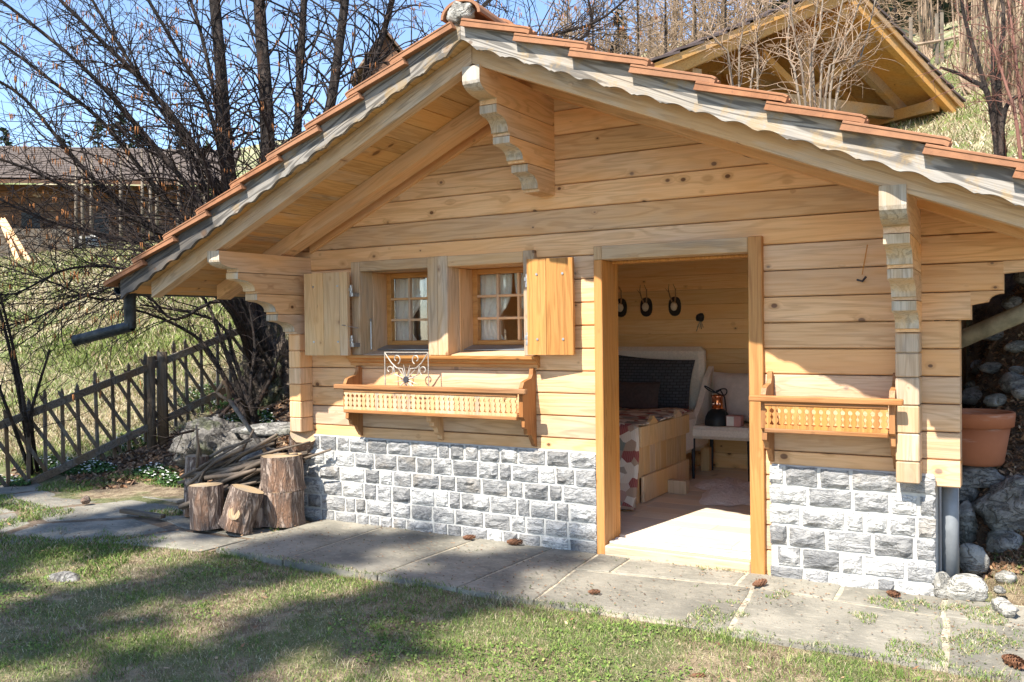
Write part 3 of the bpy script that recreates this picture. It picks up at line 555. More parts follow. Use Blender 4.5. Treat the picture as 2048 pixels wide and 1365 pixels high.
# ---- carved brackets made of stacked log ends
def bracket(x0, x1, tops, fronts, mat_side, shear=0.0, column=None, toplog=0.9):
    b = mesh('bracket', *rbox(x0 + 0.02, x1 - 0.02, -0.10, 0.0, tops[-1] + 0.02, tops[0] - 0.03), M['pine_y'], chalet)
    for k in range(len(tops) - 1):
        zt, zb = tops[k] - 0.002, tops[k + 1] + 0.002; f0, f1 = fronts[k]; h = zt - zb; P = [(-0.001, zb), (-0.001, zt), (-f0, zt)]
        if k == 0:                                            # rounded nose
            P += [(-f0, zt - h * 0.45)] + [(-f0 + (f0 - f1) * (1 - math.cos(t)), zt - h * 0.45 - h * 0.38 * math.sin(t)) for t in np.linspace(0.25, math.pi / 2, 6)] + [(-f1, zt - h * 0.86), (-f1, zb)]
        else:                                                 # step, then a hollow, then a small step
            a = f0 - 0.035; P += [(-f0, zt - h * 0.30), (-a, zt - h * 0.36)] + [(-a + (a - f1 - 0.02) * math.sin(t), zt - h * 0.36 - h * 0.44 * (1 - math.cos(t))) for t in np.linspace(0.2, math.pi / 2, 7)] + [(-f1 - 0.02, zt - h * 0.88), (-f1, zt - h * 0.90), (-f1, zb)]
        V, Fc = prism(P, 'x', x0, x1); V = np.array(V); V[:, 0] += shear * V[:, 1]; mesh('log', V, Fc, M['pine_y'], b)
        fr = np.array([(x0 + shear * y, y, z) for y, z in P[2:-1]] + [(x1 + shear * y, y, z) for y, z in P[2:-1]]); n = len(P) - 3
        fr[:, 1] -= 0.0015; mesh('end_grain', fr, [(i, n + i, n + i + 1, i + 1) for i in range(n - 1)], M['endgrain'], b)
    if column:
        for z0, z1 in column: mesh('log_end', *rbox(x0, x1, -0.14, -0.0005, z0 + 0.0015, z1 - 0.0015, 0.006), M['aged_z'] if x0 > -3 else M['pine_z'], b)
    return b
FR = [(0.90, 0.73), (0.735, 0.56), (0.56, 0.36), (0.36, 0.17)]
bracket(-2.830, -2.714, [2.925, 2.741, 2.582, 2.448, 2.292], [(0.90, 0.72), (0.72, 0.575), (0.575, 0.40), (0.36, 0.215)], None)
bracket(-4.955, -4.838, [1.995, 1.852, 1.706, 1.560, 1.412], FR, None, 0.0, [(a, b) for a, b in zip([0.665, 0.775, 0.90, 1.03, 1.155, 1.285], [0.775, 0.90, 1.03, 1.155, 1.285, 1.412])])
bracket(-0.655, -0.541, [2.050, 1.849, 1.697, 1.548, 1.388], FR, None, -0.040, [(a, b) for a, b in zip([0.60, 0.715, 0.861, 1.007, 1.153, 1.28], [0.715, 0.861, 1.007, 1.153, 1.28, 1.388])])
mesh('corner_foot', *prism([(-0.541, 0.712), (-0.541, 0.640), (-0.42, 0.640), (-0.362, 0.69), (-0.362, 0.712)], 'y', 0.0015, 0.12), M['honey_x'], chalet)
# stepped corbel shapes under the right eave: ends of the wall logs
for zc, x0, x1, r in ((1.744, -0.165, 0.05, 0.06), (1.594, -0.315, -0.16, 0.07)):
    P = [(x0 + 0.001, zc), (x1, zc)] + [(x1 - r * math.sin(t), zc - r * 0.6 * (1 - math.cos(t)) - 0.012) for t in np.linspace(0, math.pi / 2, 6)] + [(x0 + 0.001, zc - r)]
    V, Fc = prism(P, 'y', 0.0015, 0.12); mesh('corbel', V, Fc, M['pine_x'], chalet)
# ---- door frame
df = mesh('door_frame', *merge([rbox(-2.43, -2.376, 0.1505, 0.22, 0.02, 1.858), rbox(-1.462, -1.445, 0.1205, 0.22, 0.02, 1.858), rbox(-2.373, -1.463, 0.1205, 0.22, 1.842, 1.858)]), M['honey_z'], chalet)
box('casing', -2.430, -2.374, -0.036, 0.15, -0.005, 1.858, M['honey_z'], df); box('casing', -1.452, -1.370, -0.036, 0.12, -0.005, 1.946, M['honey_z'], df); box('casing', -2.430, -2.3745, -0.0345, 0.12, 1.8585, 1.944, M['aged_z'], df)
box('lintel', -2.374, -1.4525, -0.036, 0.12, 1.8585, 1.944, M['aged_x'], df); box('threshold', -2.3735, -1.4525, -0.045, 0.20, -0.02, 0.060, M['aged_x'], df, 0.008)
for y, h in ((0.02, 0.014), (0.075, 0.010), (0.12, 0.016)): box('floor_rail', -2.373, -1.463, y, y + 0.03, 0.0605, 0.060 + h, M['rail'], df, 0.003)
# ---- windows
SY = 0.28
wf = mesh('window_frame', *merge([rbox(-4.362, -4.333, 0.1205, 0.31, 1.25, 1.865), rbox(-3.721, -3.695, 0.1205, 0.31, 1.25, 1.865), rbox(-3.574, -3.548, 0.1205, 0.31, 1.25, 1.865), rbox(-2.946, -2.918, 0.1205, 0.31, 1.25, 1.865), rbox(-4.335, -3.719, 0.1205, 0.31, 1.866, 1.89), rbox(-3.55, -2.944, 0.1205, 0.31, 1.866, 1.89)]), M['pine_z'], chalet)
for x0, x1, z1 in ((-4.415, -4.336, 1.940), (-3.719, -3.636, 1.944), (-3.634, -3.551, 1.944), (-2.943, -2.858, 1.946)): box('post', x0, x1, -0.034, 0.12, 1.252, z1, M['aged_z'], wf)
for x0, x1 in ((-4.335, -3.720), (-3.550, -2.944)): box('lintel', x0, x1, -0.032, 0.12, 1.868, 1.942, M['aged_x'], wf)
box('apron', -4.40, -2.87, -0.008, 0.12, 1.1535, 1.1748, M['aged_x'], wf, 0.002)
mesh('sill', *prism([(0.0, 1.175), (-0.035, 1.175), (-0.035, 1.195), (-0.055, 1.205), (-0.06, 1.222), (-0.085, 1.232), (-0.09, 1.250), (0.0, 1.250)], 'x', -4.43, -2.84), M['honey_x'], wf)
for x0, x1 in ((-4.335, -3.719), (-3.550, -2.944)):
    mesh('inner_sill', *prism([(0.0, 1.249), (0.30, 1.249), (0.30, 1.300), (0.0, 1.256)], 'x', x0, x1), M['aged_x'], wf)
    mesh('drip_sill', *prism([(0.16, 1.284), (0.275, 1.305), (0.275, 1.318), (0.16, 1.289)], 'x', x0 + .002, x1 - .002), M['sill_metal'], wf)
    sash = mesh('window', *merge([rbox(x0 + .001, x0 + 0.045, SY, SY + 0.05, 1.318, 1.865), rbox(x1 - 0.045, x1 - .001, SY, SY + 0.05, 1.318, 1.865), rbox(x0 + 0.0455, x1 - 0.0455, SY, SY + 0.05, 1.318, 1.352), rbox(x0 + 0.0455, x1 - 0.0455, SY, SY + 0.05, 1.825, 1.865)]), M['honey_x'], chalet)
    a, b = x0 + 0.046, x1 - 0.046; cw = (b - a) / 3; zr = [1.352, 1.508, 1.668, 1.825]
    for i in (1, 2): box('mullion', a + cw * i - 0.009, a + cw * i + 0.009, SY - 0.004, SY + 0.03, 1.3525, 1.8245, M['pine_z'], sash, 0.003)
    for z in zr[1:3]: box('glazing_bar', a, b, SY - 0.002, SY + 0.028, z - 0.009, z + 0.009, M['pine_x'], sash, 0.003)
    for i in range(3):
        for j in range(3): box('pane', a + cw * i + 0.0095, a + cw * (i + 1) - 0.0095, SY + 0.032, SY + 0.036, zr[j] + 0.001, zr[j + 1] - 0.001, M['glass'], sash, 0.0005)
# ---- shutters
def shutter(hx, hy, fx_, fy_, z0, z1, mat, sgn):
    d = np.array([fx_ - hx, fy_ - hy]); L = np.linalg.norm(d); d /= L; n = np.array([d[1], -d[0]]); n = n if n[1] < 0 else -n; sh = None
    cuts = [0.0, 0.42 * L, L] if sgn > 0 else [0, 0.18 * L, 0.55 * L, L]; parts = []
    for a, b in zip(cuts[:-1], cuts[1:]):
        c0 = np.array([hx, hy]) + d * (a + 0.0015); c1 = np.array([hx, hy]) + d * (b - 0.0015); P = [c0, c1, c1 + n * 0.034, c0 + n * 0.034]; parts.append(prism([tuple(q) for q in P], 'z', z0, z1))
    bx_ = [prism([tuple(np.array([hx, hy]) + d * s - n * o) for s, o in ((0.03, 0.002), (L - 0.03, 0.002), (L - 0.03, 0.024), (0.03, 0.024))], 'z', z, z + 0.07) for z in (z0 + 0.08, z1 - 0.15)]
    s_ = mesh('shutter', *merge(bx_), mat, chalet)
    for p_ in parts: mesh('plank', *p_, mat, s_)
    for z in (z0 + 0.1, z1 - 0.1):
        for s in (0.22 * L, 0.78 * L):
            c = np.array([hx, hy]) + d * s + n * 0.0335; V, Fc = tube([(c[0], c[1], z), (c[0] + n[0] * 0.005, c[1] + n[1] * 0.005, z)], 0.008, 8); mesh('bolt', V, Fc, M['steel'], s_)
    for z in (z0 + 0.07, z1 - 0.17):
        w = -sgn; parts_ = [tube([(hx + w * 0.012, hy, z), (hx + w * 0.012, hy, z + 0.075)], 0.010, 8), rbox(hx + w * 0.012 - 0.016, hx + w * 0.012 + 0.016, hy - 0.012, hy - 0.002, z + 0.03, z + 0.055, 0.002), rbox(hx + w * 0.012 - 0.010, hx + w * 0.012 + 0.020, hy - 0.01, -0.03, z - 0.01, z + 0.02, 0.002)]
        mesh('hinge', *merge(parts_), M['steel'], s_)
    return s_
shutter(-4.37, -0.10, -4.76, -0.135, 1.252, 1.862, M['shut_old'], -1); shutter(-2.862, -0.105, -2.553, -0.060, 1.262, 1.880, M['honey_z'], 1)
mesh('shutter_hook', *tube([(-4.40, -0.16, 1.475), (-4.33, -0.06, 1.45)], 0.004, 6), M['steel'], wf); mesh('stay_rod', *tube([(-4.325, 0.08, 1.29), (-4.325, 0.08, 1.50), (-4.325, 0.088, 1.512), (-4.325, 0.08, 1.522), (-4.325, 0.072, 1.512), (-4.325, 0.08, 1.50)], 0.005, 6), M['steel'], wf)
# ---- gutter at the left eave with its spout, downpipe at the right corner
gp = [(0.06 * math.cos(t), 0.06 * math.sin(t)) for t in np.linspace(math.pi, 2 * math.pi, 11)] + [(0.055 * math.cos(t), 0.055 * math.sin(t)) for t in np.linspace(2 * math.pi, math.pi, 11)]
gt = mesh('gutter', *prism([(-5.79 + a, 1.775 + b) for a, b in gp], 'y', -0.99, 3.6), M['gutter'], chalet)
mesh('outlet', *lathe([(0.075, 0.0), (0.07, -0.05), (0.045, -0.10), (0.042, -0.33)], 18, (-5.79, -0.90, 1.80)), M['gutter'], gt, smooth=True)
a = np.array([-5.77, -0.90, 1.49]); b = np.array([-6.25, -1.03, 1.385]); mesh('spout', *tube([a, a * 0.5 + b * 0.5, b], 0.041, 14, cap=False), M['gutter'], gt, smooth=True)
mesh('spout_lip', *tube([b * 0.97 + a * 0.03, b], [0.042, 0.046], 14, cap=False), M['gutter'], gt)
gt2 = mesh('gutter', *prism([(0.24 + a, 1.86 + b) for a, b in gp], 'y', -0.99, 3.6), M['gutter'], chalet)
V, Fc = tube([(-0.425, 0.19, -0.03), (-0.425, 0.19, 0.70)], 0.043, 20); dp = mesh('downpipe', V, Fc, M['pipe'], chalet, smooth=True)
mesh('pipe_joint', *tube([(-0.425, 0.19, 0.02), (-0.425, 0.19, 0.05)], 0.046, 20), M['pipe'], dp)
mesh('drain_pole', *tube([(-0.50, 0.75, 1.29), (-0.05, 0.62, 1.50), (0.24, 0.52, 1.64), (0.24, 0.50, 1.81)], 0.05, 14), M['pole'], chalet, smooth=True)
mesh('hook_cord', *tube([(-0.80, -0.05, 1.86), (-0.83, -0.04, 1.70)], 0.003, 5), M['honey_z'], chalet); mesh('wall_hook', *tube([(-0.86, -0.012, 1.675), (-0.83, -0.03, 1.665), (-0.815, -0.012, 1.69)], 0.006, 6), M['hub'], chalet)
# ------------------------------------------------------------------ flower boxes
EP = [(0, 1.150), (-0.022, 1.172), (-0.040, 1.165), (-0.045, 1.13), (-0.065, 1.105), (-0.115, 1.097), (-0.160, 1.085), (-0.182, 1.050), (-0.182, 0.862), (-0.158, 0.845), (-0.163, 0.795), (-0.130, 0.778), (-0.122, 0.742), (-0.072, 0.735), (-0.055, 0.705), (-0.020, 0.660), (0, 0.650)]
def flower_box(x0, x1, n, label, mid, mat, smat):
    t = thing('flower_box', label, 'flower box', ((x0 + x1) / 2, -0.1, 0.85), 'carved flower boxes on the chalet wall')
    for x in (x0, x1 - 0.028):
        V, Fc = prism([(y - 0.003, z) for y, z in EP], 'x', x, x + 0.028); mesh('end_panel', V, Fc, M[mat + '_z'], t)
    mesh('rail', *rbox(x0 - 0.055, x1 + 0.045, -0.232, -0.192, 1.012, 1.046, 0.006), M[mat + '_x'], t); mesh('bottom_rail', *rbox(x0 + 0.0285, x1 - 0.0285, -0.222, -0.188, 0.842, 0.866, 0.004), M[mat + '_x'], t)
    mesh('top_batten', *rbox(x0 + 0.0285, x1 - 0.0285, -0.218, -0.196, 0.992, 1.0115, 0.003), M[mat + '_x'], t); mesh('base_board', *rbox(x0 + 0.0285, x1 - 0.0285, -0.1875, -0.004, 0.845, 0.862), M[mat + '_x'], t)
    if mid:
        P = [(0, 0.8445), (-0.150, 0.8445), (-0.150, 0.80), (-0.115, 0.79), (-0.115, 0.765), (-0.075, 0.75), (-0.06, 0.715), (-0.025, 0.69), (-0.02, 0.665), (0, 0.655)]
        V, Fc = prism([(y - 0.003, z) for y, z in P], 'x', mid, mid + 0.04); mesh('support', V, Fc, M['pine_z'], t)
    a, b = x0 + 0.03, x1 - 0.03; w = (b - a) / n
    side = [(0, 0.8665), (0, 0.884), (0.0115, 0.889), (0.0015, 0.908), (0.0015, 0.915), (0.0085, 0.929), (0.0015, 0.943), (0.0015, 0.950)] + [(0.0015 + 0.0105 * math.sin(q), 0.963 - 0.0125 * math.cos(q)) for q in np.linspace(0.2, math.pi - 0.2, 6)] + [(0, 0.978), (0, 0.9918)]
    h = w / 2 - 0.0005; P = [(h - d, z) for d, z in side] + [(-h + d, z) for d, z in side[::-1]]; proto = None
    for i in range(n):
        c = np.array([a + w * (i + 0.5), -0.206, 0.8665])
        if proto is None: V, Fc = prism([(c[0] + p, z) for p, z in P], 'y', -0.212, -0.200); proto = mesh('slat', V, Fc, M[smat], t, origin=c)
        else: share(proto, 'slat', c, t)
    return t
flower_box(-4.375, -2.872, 36, 'long carved wooden flower box under the two shuttered windows', -3.66, 'box', 'shut_old'); flower_box(-1.345, -0.652, 17, 'short carved wooden flower box right of the open door', None, 'box', 'honey_z')
# wrought-iron ornament standing in the long box
ir = thing('iron_ornament', 'square wrought iron panel with scrolls standing in the long flower box', 'ornament', (-3.86, -0.125, 0.863))
ix0, ix1, iy, iz0, iz1 = -4.035, -3.655, -0.125, 0.865, 1.275; cx_ = (ix0 + ix1) / 2
mesh('frame', *tube([(ix0, iy, iz0), (ix0, iy, iz1), (ix1, iy, iz1), (ix1, iy, iz0), (ix0, iy, iz0)], 0.005, 6), M['iron'], ir)
def scroll(c, r0, r1, a0, a1, n=18): return [(c[0] + (r0 + (r1 - r0) * k / n) * math.cos(a0 + (a1 - a0) * k / n), iy, c[1] + (r0 + (r1 - r0) * k / n) * math.sin(a0 + (a1 - a0) * k / n)) for k in range(n + 1)]
hc = (cx_, 1.085)
for s in (-1, 1):
    X = lambda v: cx_ + s * v
    mesh('scroll', *tube([(X(0.188), iy, 1.270), (X(0.13), iy, 1.20), (X(0.085), iy, 1.165), (X(0.035), iy, 1.16), (X(0.012), iy, 1.10)], 0.0045, 6), M['iron'], ir)
    for c, r in (((X(0.085), 1.228), 0.036), ((X(0.148), 1.150), 0.036), ((X(0.150), 0.985), 0.040)): mesh('scroll', *tube(scroll(c, r, r * 0.35, -1.2 if s < 0 else math.pi + 1.2, (-1.2 if s < 0 else math.pi + 1.2) + s * -5.6), 0.004, 6), M['iron'], ir)
    mesh('scroll', *tube([(X(0.188), iy, 0.94), (X(0.10), iy, 1.00), (X(0.03), iy, 1.06)], 0.0045, 6), M['iron'], ir)
    mesh('stem', *tube([(X(0.115), iy, 1.18), (X(0.10), iy, 1.12), (X(0.02), iy, 1.09)], 0.0045, 6), M['iron'], ir)
for k in range(12):
    t = k * math.pi / 6 + 0.2; mesh('ray', *tube([(hc[0], iy, hc[1]), (hc[0] + 0.105 * math.cos(t), iy - 0.004, hc[1] + 0.105 * math.sin(t))], [0.005, 0.0025], 5), M['iron'], ir)
mesh('hub', *tube([(hc[0], iy - 0.012, hc[1]), (hc[0], iy + 0.006, hc[1])], 0.022, 12), M['hub'], ir)
# ------------------------------------------------------------------ inside the chalet
FZ = 0.078
fl = mesh('floor', *rbox(-4.81, -0.63, 0.201, 3.22, 0.0, FZ - 0.022), M['darkwood'], chalet)
y = 0.202
while y < 3.2:
    e = min(y + 0.19, 3.215); a, b = -4.805, -0.64; c_ = random.uniform(-3.0, -1.6)
    box('floor_board', a, c_ - 0.0008, y + 0.0008, e - 0.0008, FZ - 0.0215, FZ, M['floor'], fl, 0.0015); box('floor_board', c_ + 0.0008, b, y + 0.0008, e - 0.0008, FZ - 0.0215, FZ, M['floor'], fl, 0.0015); y = e
bw = mesh('inner_wall', *rbox(-4.80, -0.64, 3.200, 3.221, FZ, 2.05), M['inside'], chalet); z = FZ + 0.001
while z < 2.88:
    e = z + 0.142; xa = max(-4.79, xleft(min(e, 3.0)) + 0.02); xb_ = min(-0.65, xright(min(e, 3.0)) - 0.02); box('panel_board', xa, xb_, 3.180, 3.1995, z + 0.0007, e - 0.0007, M['inside'], bw, 0.003); z = e
for xa, xb in ((-4.815, -4.79), (-0.66, -0.635)):
    mesh('inner_wall', *merge([rbox(xa, xb, 0.36, 0.499, FZ + .001, 2.0), rbox(xa, xb, 2.701, 3.178, FZ + .001, 2.0), rbox(xa, xb, 0.50, 2.70, FZ + .001, 0.899)]), M['inside'], chalet)
    xm = -4.86 if xa < -2 else -0.60
    added_window = mesh('window', *merge([rbox(xm, xm + 0.04, 0.502, 0.55, 0.902, 1.948), rbox(xm, xm + 0.04, 2.65, 2.698, 0.902, 1.948), rbox(xm, xm + 0.04, 0.551, 2.649, 0.902, 0.95), rbox(xm, xm + 0.04, 0.551, 2.649, 1.90, 1.948), rbox(xm, xm + 0.04, 1.58, 1.62, 0.951, 1.899)]), M['honey_y'], chalet)  # side windows added out of view to let sky light into the room
    for ya, yb in ((0.551, 1.579), (1.621, 2.649)): box('pane', xm + 0.018, xm + 0.022, ya, yb, 0.951, 1.899, M['glass'], added_window, 0.0005)
# curtains
def curtain(x0, x1, label):
    V = []; Fc = []; nu, nv = 26, 14; zt, zb = 1.845, 1.325
    for half in (0, 1):
        k0 = len(V)
        for j in range(nv + 1):
            v = j / nv; z = zt + (zb - zt) * v; pinch = math.exp(-((v - 0.72) / 0.22) ** 2); wd = 0.49 * (1 - 0.48 * pinch) * (1 - 0.12 * v)
            for i in range(nu + 1):
                u = i / nu; xx = u * wd; xx = xx if half == 0 else 1 - xx; V.append((x0 + (x1 - x0) * xx, 0.352 + 0.012 * math.sin(u * 26 + half) * (0.6 + 0.4 * math.sin(v * 5)) , z))
        for j in range(nv):
            for i in range(nu): q = k0 + j * (nu + 1) + i; Fc.append((q, q + 1, q + nu + 2, q + nu + 1))
    o = mesh('curtain', V, Fc, M['curtain'], None, smooth=True); md = o.modifiers.new('thick', 'SOLIDIFY'); md.thickness = 0.002
    return tag(o, label, 'curtain', 'tied-back window curtains')
curtain(-4.30, -3.755, 'cream curtains tied back behind the left window panes'); curtain(-3.515, -2.98, 'cream curtains tied back behind the right window panes')
# bed
bed = thing('bed', 'pale pine bed frame seen through the open door', 'bed', (-3.15, 2.0, FZ))
box('side_rail', -2.640, -2.612, 1.16, 2.25, 0.515, 0.672, M['bedwood'], bed)
for k in range(9): a = 1.165 + k * 0.12; box('plank', -2.650, -2.6415, a + 0.001, a + 0.118, 0.275, 0.56, M['bedwood'], bed, 0.002)
box('lower_rail', -2.642, -2.618, 1.22, 2.25, 0.086, 0.285, M['bedwood'], bed); box('runner', -2.617, -2.46, 1.72, 1.80, FZ + 0.001, 0.185, M['bedwood'], bed)
for y_ in (1.42, 1.98):
    P = [(y_ - 0.09, 0.6725), (y_ + 0.09, 0.6725), (y_ + 0.07, 0.70), (y_ + 0.03, 0.715), (y_ + 0.012, 0.735), (y_ - 0.012, 0.735), (y_ - 0.03, 0.715), (y_ - 0.07, 0.70)]; mesh('carved_crest', *prism(P, 'x', -2.640, -2.612), M['bedwood'], bed)
for x_, y_ in ((-2.70, 1.20), (-3.68, 1.20), (-3.68, 2.95), (-2.70, 2.95)): box('leg', x_ - 0.04, x_ + 0.04, y_ - 0.04, y_ + 0.04, FZ + 0.001, 0.30, M['bedwood'], bed)
box('mattress', -3.72, -2.653, 1.17, 2.93, 0.301, 0.66, M['cream'], bed, 0.05)
def cushion(w, h, t, n=14):
    V = []; Fc = []
    for s in (1, -1):
        k0 = len(V)
        for j in range(n + 1):
            for i in range(n + 1):
                u = 2 * i / n - 1; v = 2 * j / n - 1; th = (max(0, 1 - abs(u) ** 2.6) * max(0, 1 - abs(v) ** 2.6)) ** 0.5; pin = 1 - 0.07 * (1 - v * v) if abs(u) > 0 else 1; pin2 = 1 - 0.07 * (1 - u * u)
                V.append((u * w / 2 * (1 - 0.06 * (1 - v * v) * abs(u)), s * th * t / 2 * (1 + 0.12 * math.sin(5 * u + 3 * v)), v * h / 2 * (1 - 0.06 * (1 - u * u) * abs(v))))
        for j in range(n):
            for i in range(n): q = k0 + j * (n + 1) + i; f = (q, q + 1, q + n + 2, q + n + 1); Fc.append(f if s < 0 else f[::-1])
    return np.array(V), Fc
def place(V, c, rx=0, rz=0, ry=0): R_ = np.array((Matrix.Rotation(rz, 3, 'Z') @ Matrix.Rotation(ry, 3, 'Y') @ Matrix.Rotation(rx, 3, 'X'))); return V @ R_.T + np.array(c)
V, Fc = rbox(-3.85, -2.725, 2.96, 3.10, 0.25, 1.235, 0.05); hb = mesh('headboard', V, Fc, M['cream'], bed)
def pillow(name, w, h, t, c, rx, rz, mat, label, ry=0): V, Fc = cushion(w, h, t); o = mesh(name, place(V, c, rx, rz, ry), Fc, M[mat], None, smooth=True); return tag(o, label, 'pillow')
pillow('pillow', 0.76, 0.52, 0.17, (-3.16, 2.80, 0.885), -0.22, 0.05, 'slatepillow', 'large dark slate woven pillow against the cream headboard', 0.06); pillow('cushion', 0.46, 0.30, 0.13, (-3.25, 2.60, 0.775), -0.25, 0.0, 'brownpillow', 'small brown cushion in front of the dark pillow on the bed')
# the quilt over the foot of the bed
V = []; Fc = []; nu, nv = 30, 26
for j in range(nv + 1):
    s = j / nv
    for i in range(nu + 1):
        u = i / nu; x_ = -3.75 + 1.13 * u
        if s < 0.5: y_ = 2.35 - (2.35 - 1.13) * (s / 0.5); z_ = 0.690 + 0.012 * math.sin(9 * u + 5 * s)
        else:
            q = (s - 0.5) / 0.5; y_ = 1.13 - 0.06 * math.sin(q * 1.57) - 0.22 * q * q - 0.03 * math.sin(14 * u + 3) * q; z_ = 0.690 - 0.592 * q ** 1.1; x_ += 0.10 * q * (u - 0.3)
        V.append((x_, y_, z_))
for j in range(nv):
    for i in range(nu): q = j * (nu + 1) + i; Fc.append((q, q + 1, q + nu + 2, q + nu + 1))
qo = tag(mesh('quilt', V, Fc, M['quilt'], None, smooth=True), 'patchwork quilt hanging over the foot of the bed', 'quilt'); md = qo.modifiers.new('thick', 'SOLIDIFY'); md.thickness = 0.012
# chair with things on it
ch = thing('chair', 'cream upholstered chair with dark legs beside the bed', 'chair', (-2.40, 2.7, FZ))
box('seat', -2.685, -2.135, 2.45, 2.98, 0.435, 0.548, M['cream'], ch, 0.03); box('backrest', -2.66, -2.12, 2.985, 3.09, 0.44, 0.98, M['cream'], ch, 0.03)
for x0 in (-2.700, -2.145): mesh('arm', *prism([(2.50, 0.55), (3.05, 0.55), (3.05, 1.05), (2.90, 0.95), (2.70, 0.72), (2.56, 0.62)], 'x', x0, x0 + 0.05), M['cream'], ch)
for x_, y_ in ((-2.66, 2.48), (-2.16, 2.48), (-2.66, 3.0), (-2.16, 3.0)): mesh('leg', *tube([(x_, y_, FZ), (x_, y_, 0.436)], [0.013, 0.02], 8), M['chairleg'], ch)
pillow('pillow', 0.48, 0.46, 0.15, (-2.385, 2.90, 0.78), -0.2, 0.0, 'linen', 'pale pinkish linen pillow leaning on the chair back')
lp = thing('pendant_lamp', 'black dome lamp shade with copper collar lying on the chair seat', 'lamp', (-2.475, 2.60, 0.55))
mesh('shade', *lathe([(0.112, 0.0), (0.113, 0.03), (0.105, 0.075), (0.085, 0.115), (0.058, 0.14), (0.045, 0.145)], 26, (-2.475, 2.60, 0.55)), M['black'], lp, smooth=True)
mesh('copper_collar', *lathe([(0.049, 0.0), (0.055, 0.003), (0.055, 0.008), (0.05, 0.01), (0.05, 0.10), (0.056, 0.105), (0.056, 0.12), (0.02, 0.125), (0.0, 0.125)], 24, (-2.475, 2.60, 0.694)), M['copper'], lp, smooth=True)
mesh('cable', *tube([(-2.475 + 0.13 * math.sin(t) * (1 - 0.5 * (t / 7)) - 0.02, 2.60 + 0.03 * math.cos(2 * t), 0.835 + 0.035 * math.sin(t * 1.7 + 0.4) + 0.006 * t) for t in np.linspace(0, 7, 34)] + [(-2.40, 2.57, 0.80), (-2.385, 2.56, 0.70), (-2.38, 2.55, 0.60)], 0.006, 6), M['black'], lp)
bx2 = thing('gift_box', 'small pink cardboard box with pale label beside the black lamp', 'box', (-2.31, 2.56, 0.55)); box('carton', -2.375, -2.245, 2.52, 2.61, 0.5495, 0.645, M['pinkbox'], bx2); box('label_panel', -2.368, -2.305, 2.517, 2.5195, 0.556, 0.638, M['paper'], bx2, 0.0005)
# trophies
for x_, lab in ((-3.638, 'antler mount nearest the left jamb, half hidden by it'), (-3.367, 'middle antler mount of three on the back wall'), (-3.071, 'rightmost antler mount on the back wall above the bed')):
    t = thing('antler_mount', lab, 'antler mount', (x_, 3.17, 1.53), 'antler mounts on the back wall')
    P = [(x_ + 0.068 * math.sin(a) * (1 + 0.10 * math.cos(2 * a)), 1.625 + 0.095 * math.cos(a)) for a in np.linspace(0, 2 * math.pi, 20, endpoint=False)]; mesh('plaque', *prism(P, 'y', 3.160, 3.178), M['plaque'], t)
    V = ICO2[0] * np.array([0.035, 0.03, 0.045]) + np.array([x_, 3.145, 1.625]); mesh('skull', V, ICO2[1], M['bone'], t, smooth=True)
    for s in (-1, 1): mesh('antler', *tube([(x_ + s * 0.012, 3.14, 1.66), (x_ + s * 0.03, 3.11, 1.73), (x_ + s * 0.035, 3.09, 1.79), (x_ + s * 0.02, 3.07, 1.84)], [0.007, 0.006, 0.004, 0.002], 6), M['antler'], t); mesh('tine', *tube([(x_ + s * 0.032, 3.10, 1.755), (x_ + s * 0.055, 3.06, 1.80)], [0.004, 0.0015], 5), M['antler'], t)
t = thing('dried_flower', 'small dried flower bunch hanging on the back wall', 'dried flower', (-2.81, 3.16, 1.40)); mesh('blossom', (ICO2[0] * (1 + 0.35 * vnoise(ICO2[0] * 4, 3)[:, None])) * np.array([0.04, 0.02, 0.045]) + np.array([-2.81, 3.155, 1.51]), ICO2[1], M['plaque'], t)
mesh('stems', *merge([tube([(-2.81, 3.16, 1.49), (-2.81 + random.uniform(-.05, .05), 3.15, 1.39 + random.uniform(-.02, .03))], 0.004, 4) for k in range(9)]), M['dry'], t)
t = thing('power_socket', 'small pale wall socket under the chair', 'socket', (-2.74, 3.17, 0.42)); box('plate', -2.78, -2.70, 3.168, 3.1795, 0.40, 0.48, M['white'], t); box('insert', -2.768, -2.712, 3.166, 3.1679, 0.412, 0.468, M['paper'], t, 0.001)
# sheepskin
n = 44; V = []; Fc = []; rc = np.array([-2.15, 2.0])
for j in range(9):
    for i in range(n):
        a = 2 * math.pi * i / n; rr = j / 8; R0 = 0.33 * (1 + 0.16 * math.sin(3 * a + 1) + 0.12 * math.sin(5 * a) + 0.07 * math.sin(11 * a)); e = np.array([math.cos(a) * R0 * 1.0, math.sin(a) * R0 * 1.75]) * rr
        V.append((rc[0] + e[0] - 0.25 * e[1], rc[1] + e[1], FZ + 0.004 + 0.055 * (1 - rr ** 3) + 0.012 * math.sin(17 * a + 9 * rr) * (1 - rr ** 4) * (rr > 0)))
for j in range(8):
    for i in range(n): Fc.append((j * n + i, j * n + (i + 1) % n, (j + 1) * n + (i + 1) % n, (j + 1) * n + i)[::-1])
tag(mesh('sheepskin_rug', V, Fc, M['fur'], None, smooth=True), 'pale fluffy sheepskin rug on the floor boards inside', 'rug')
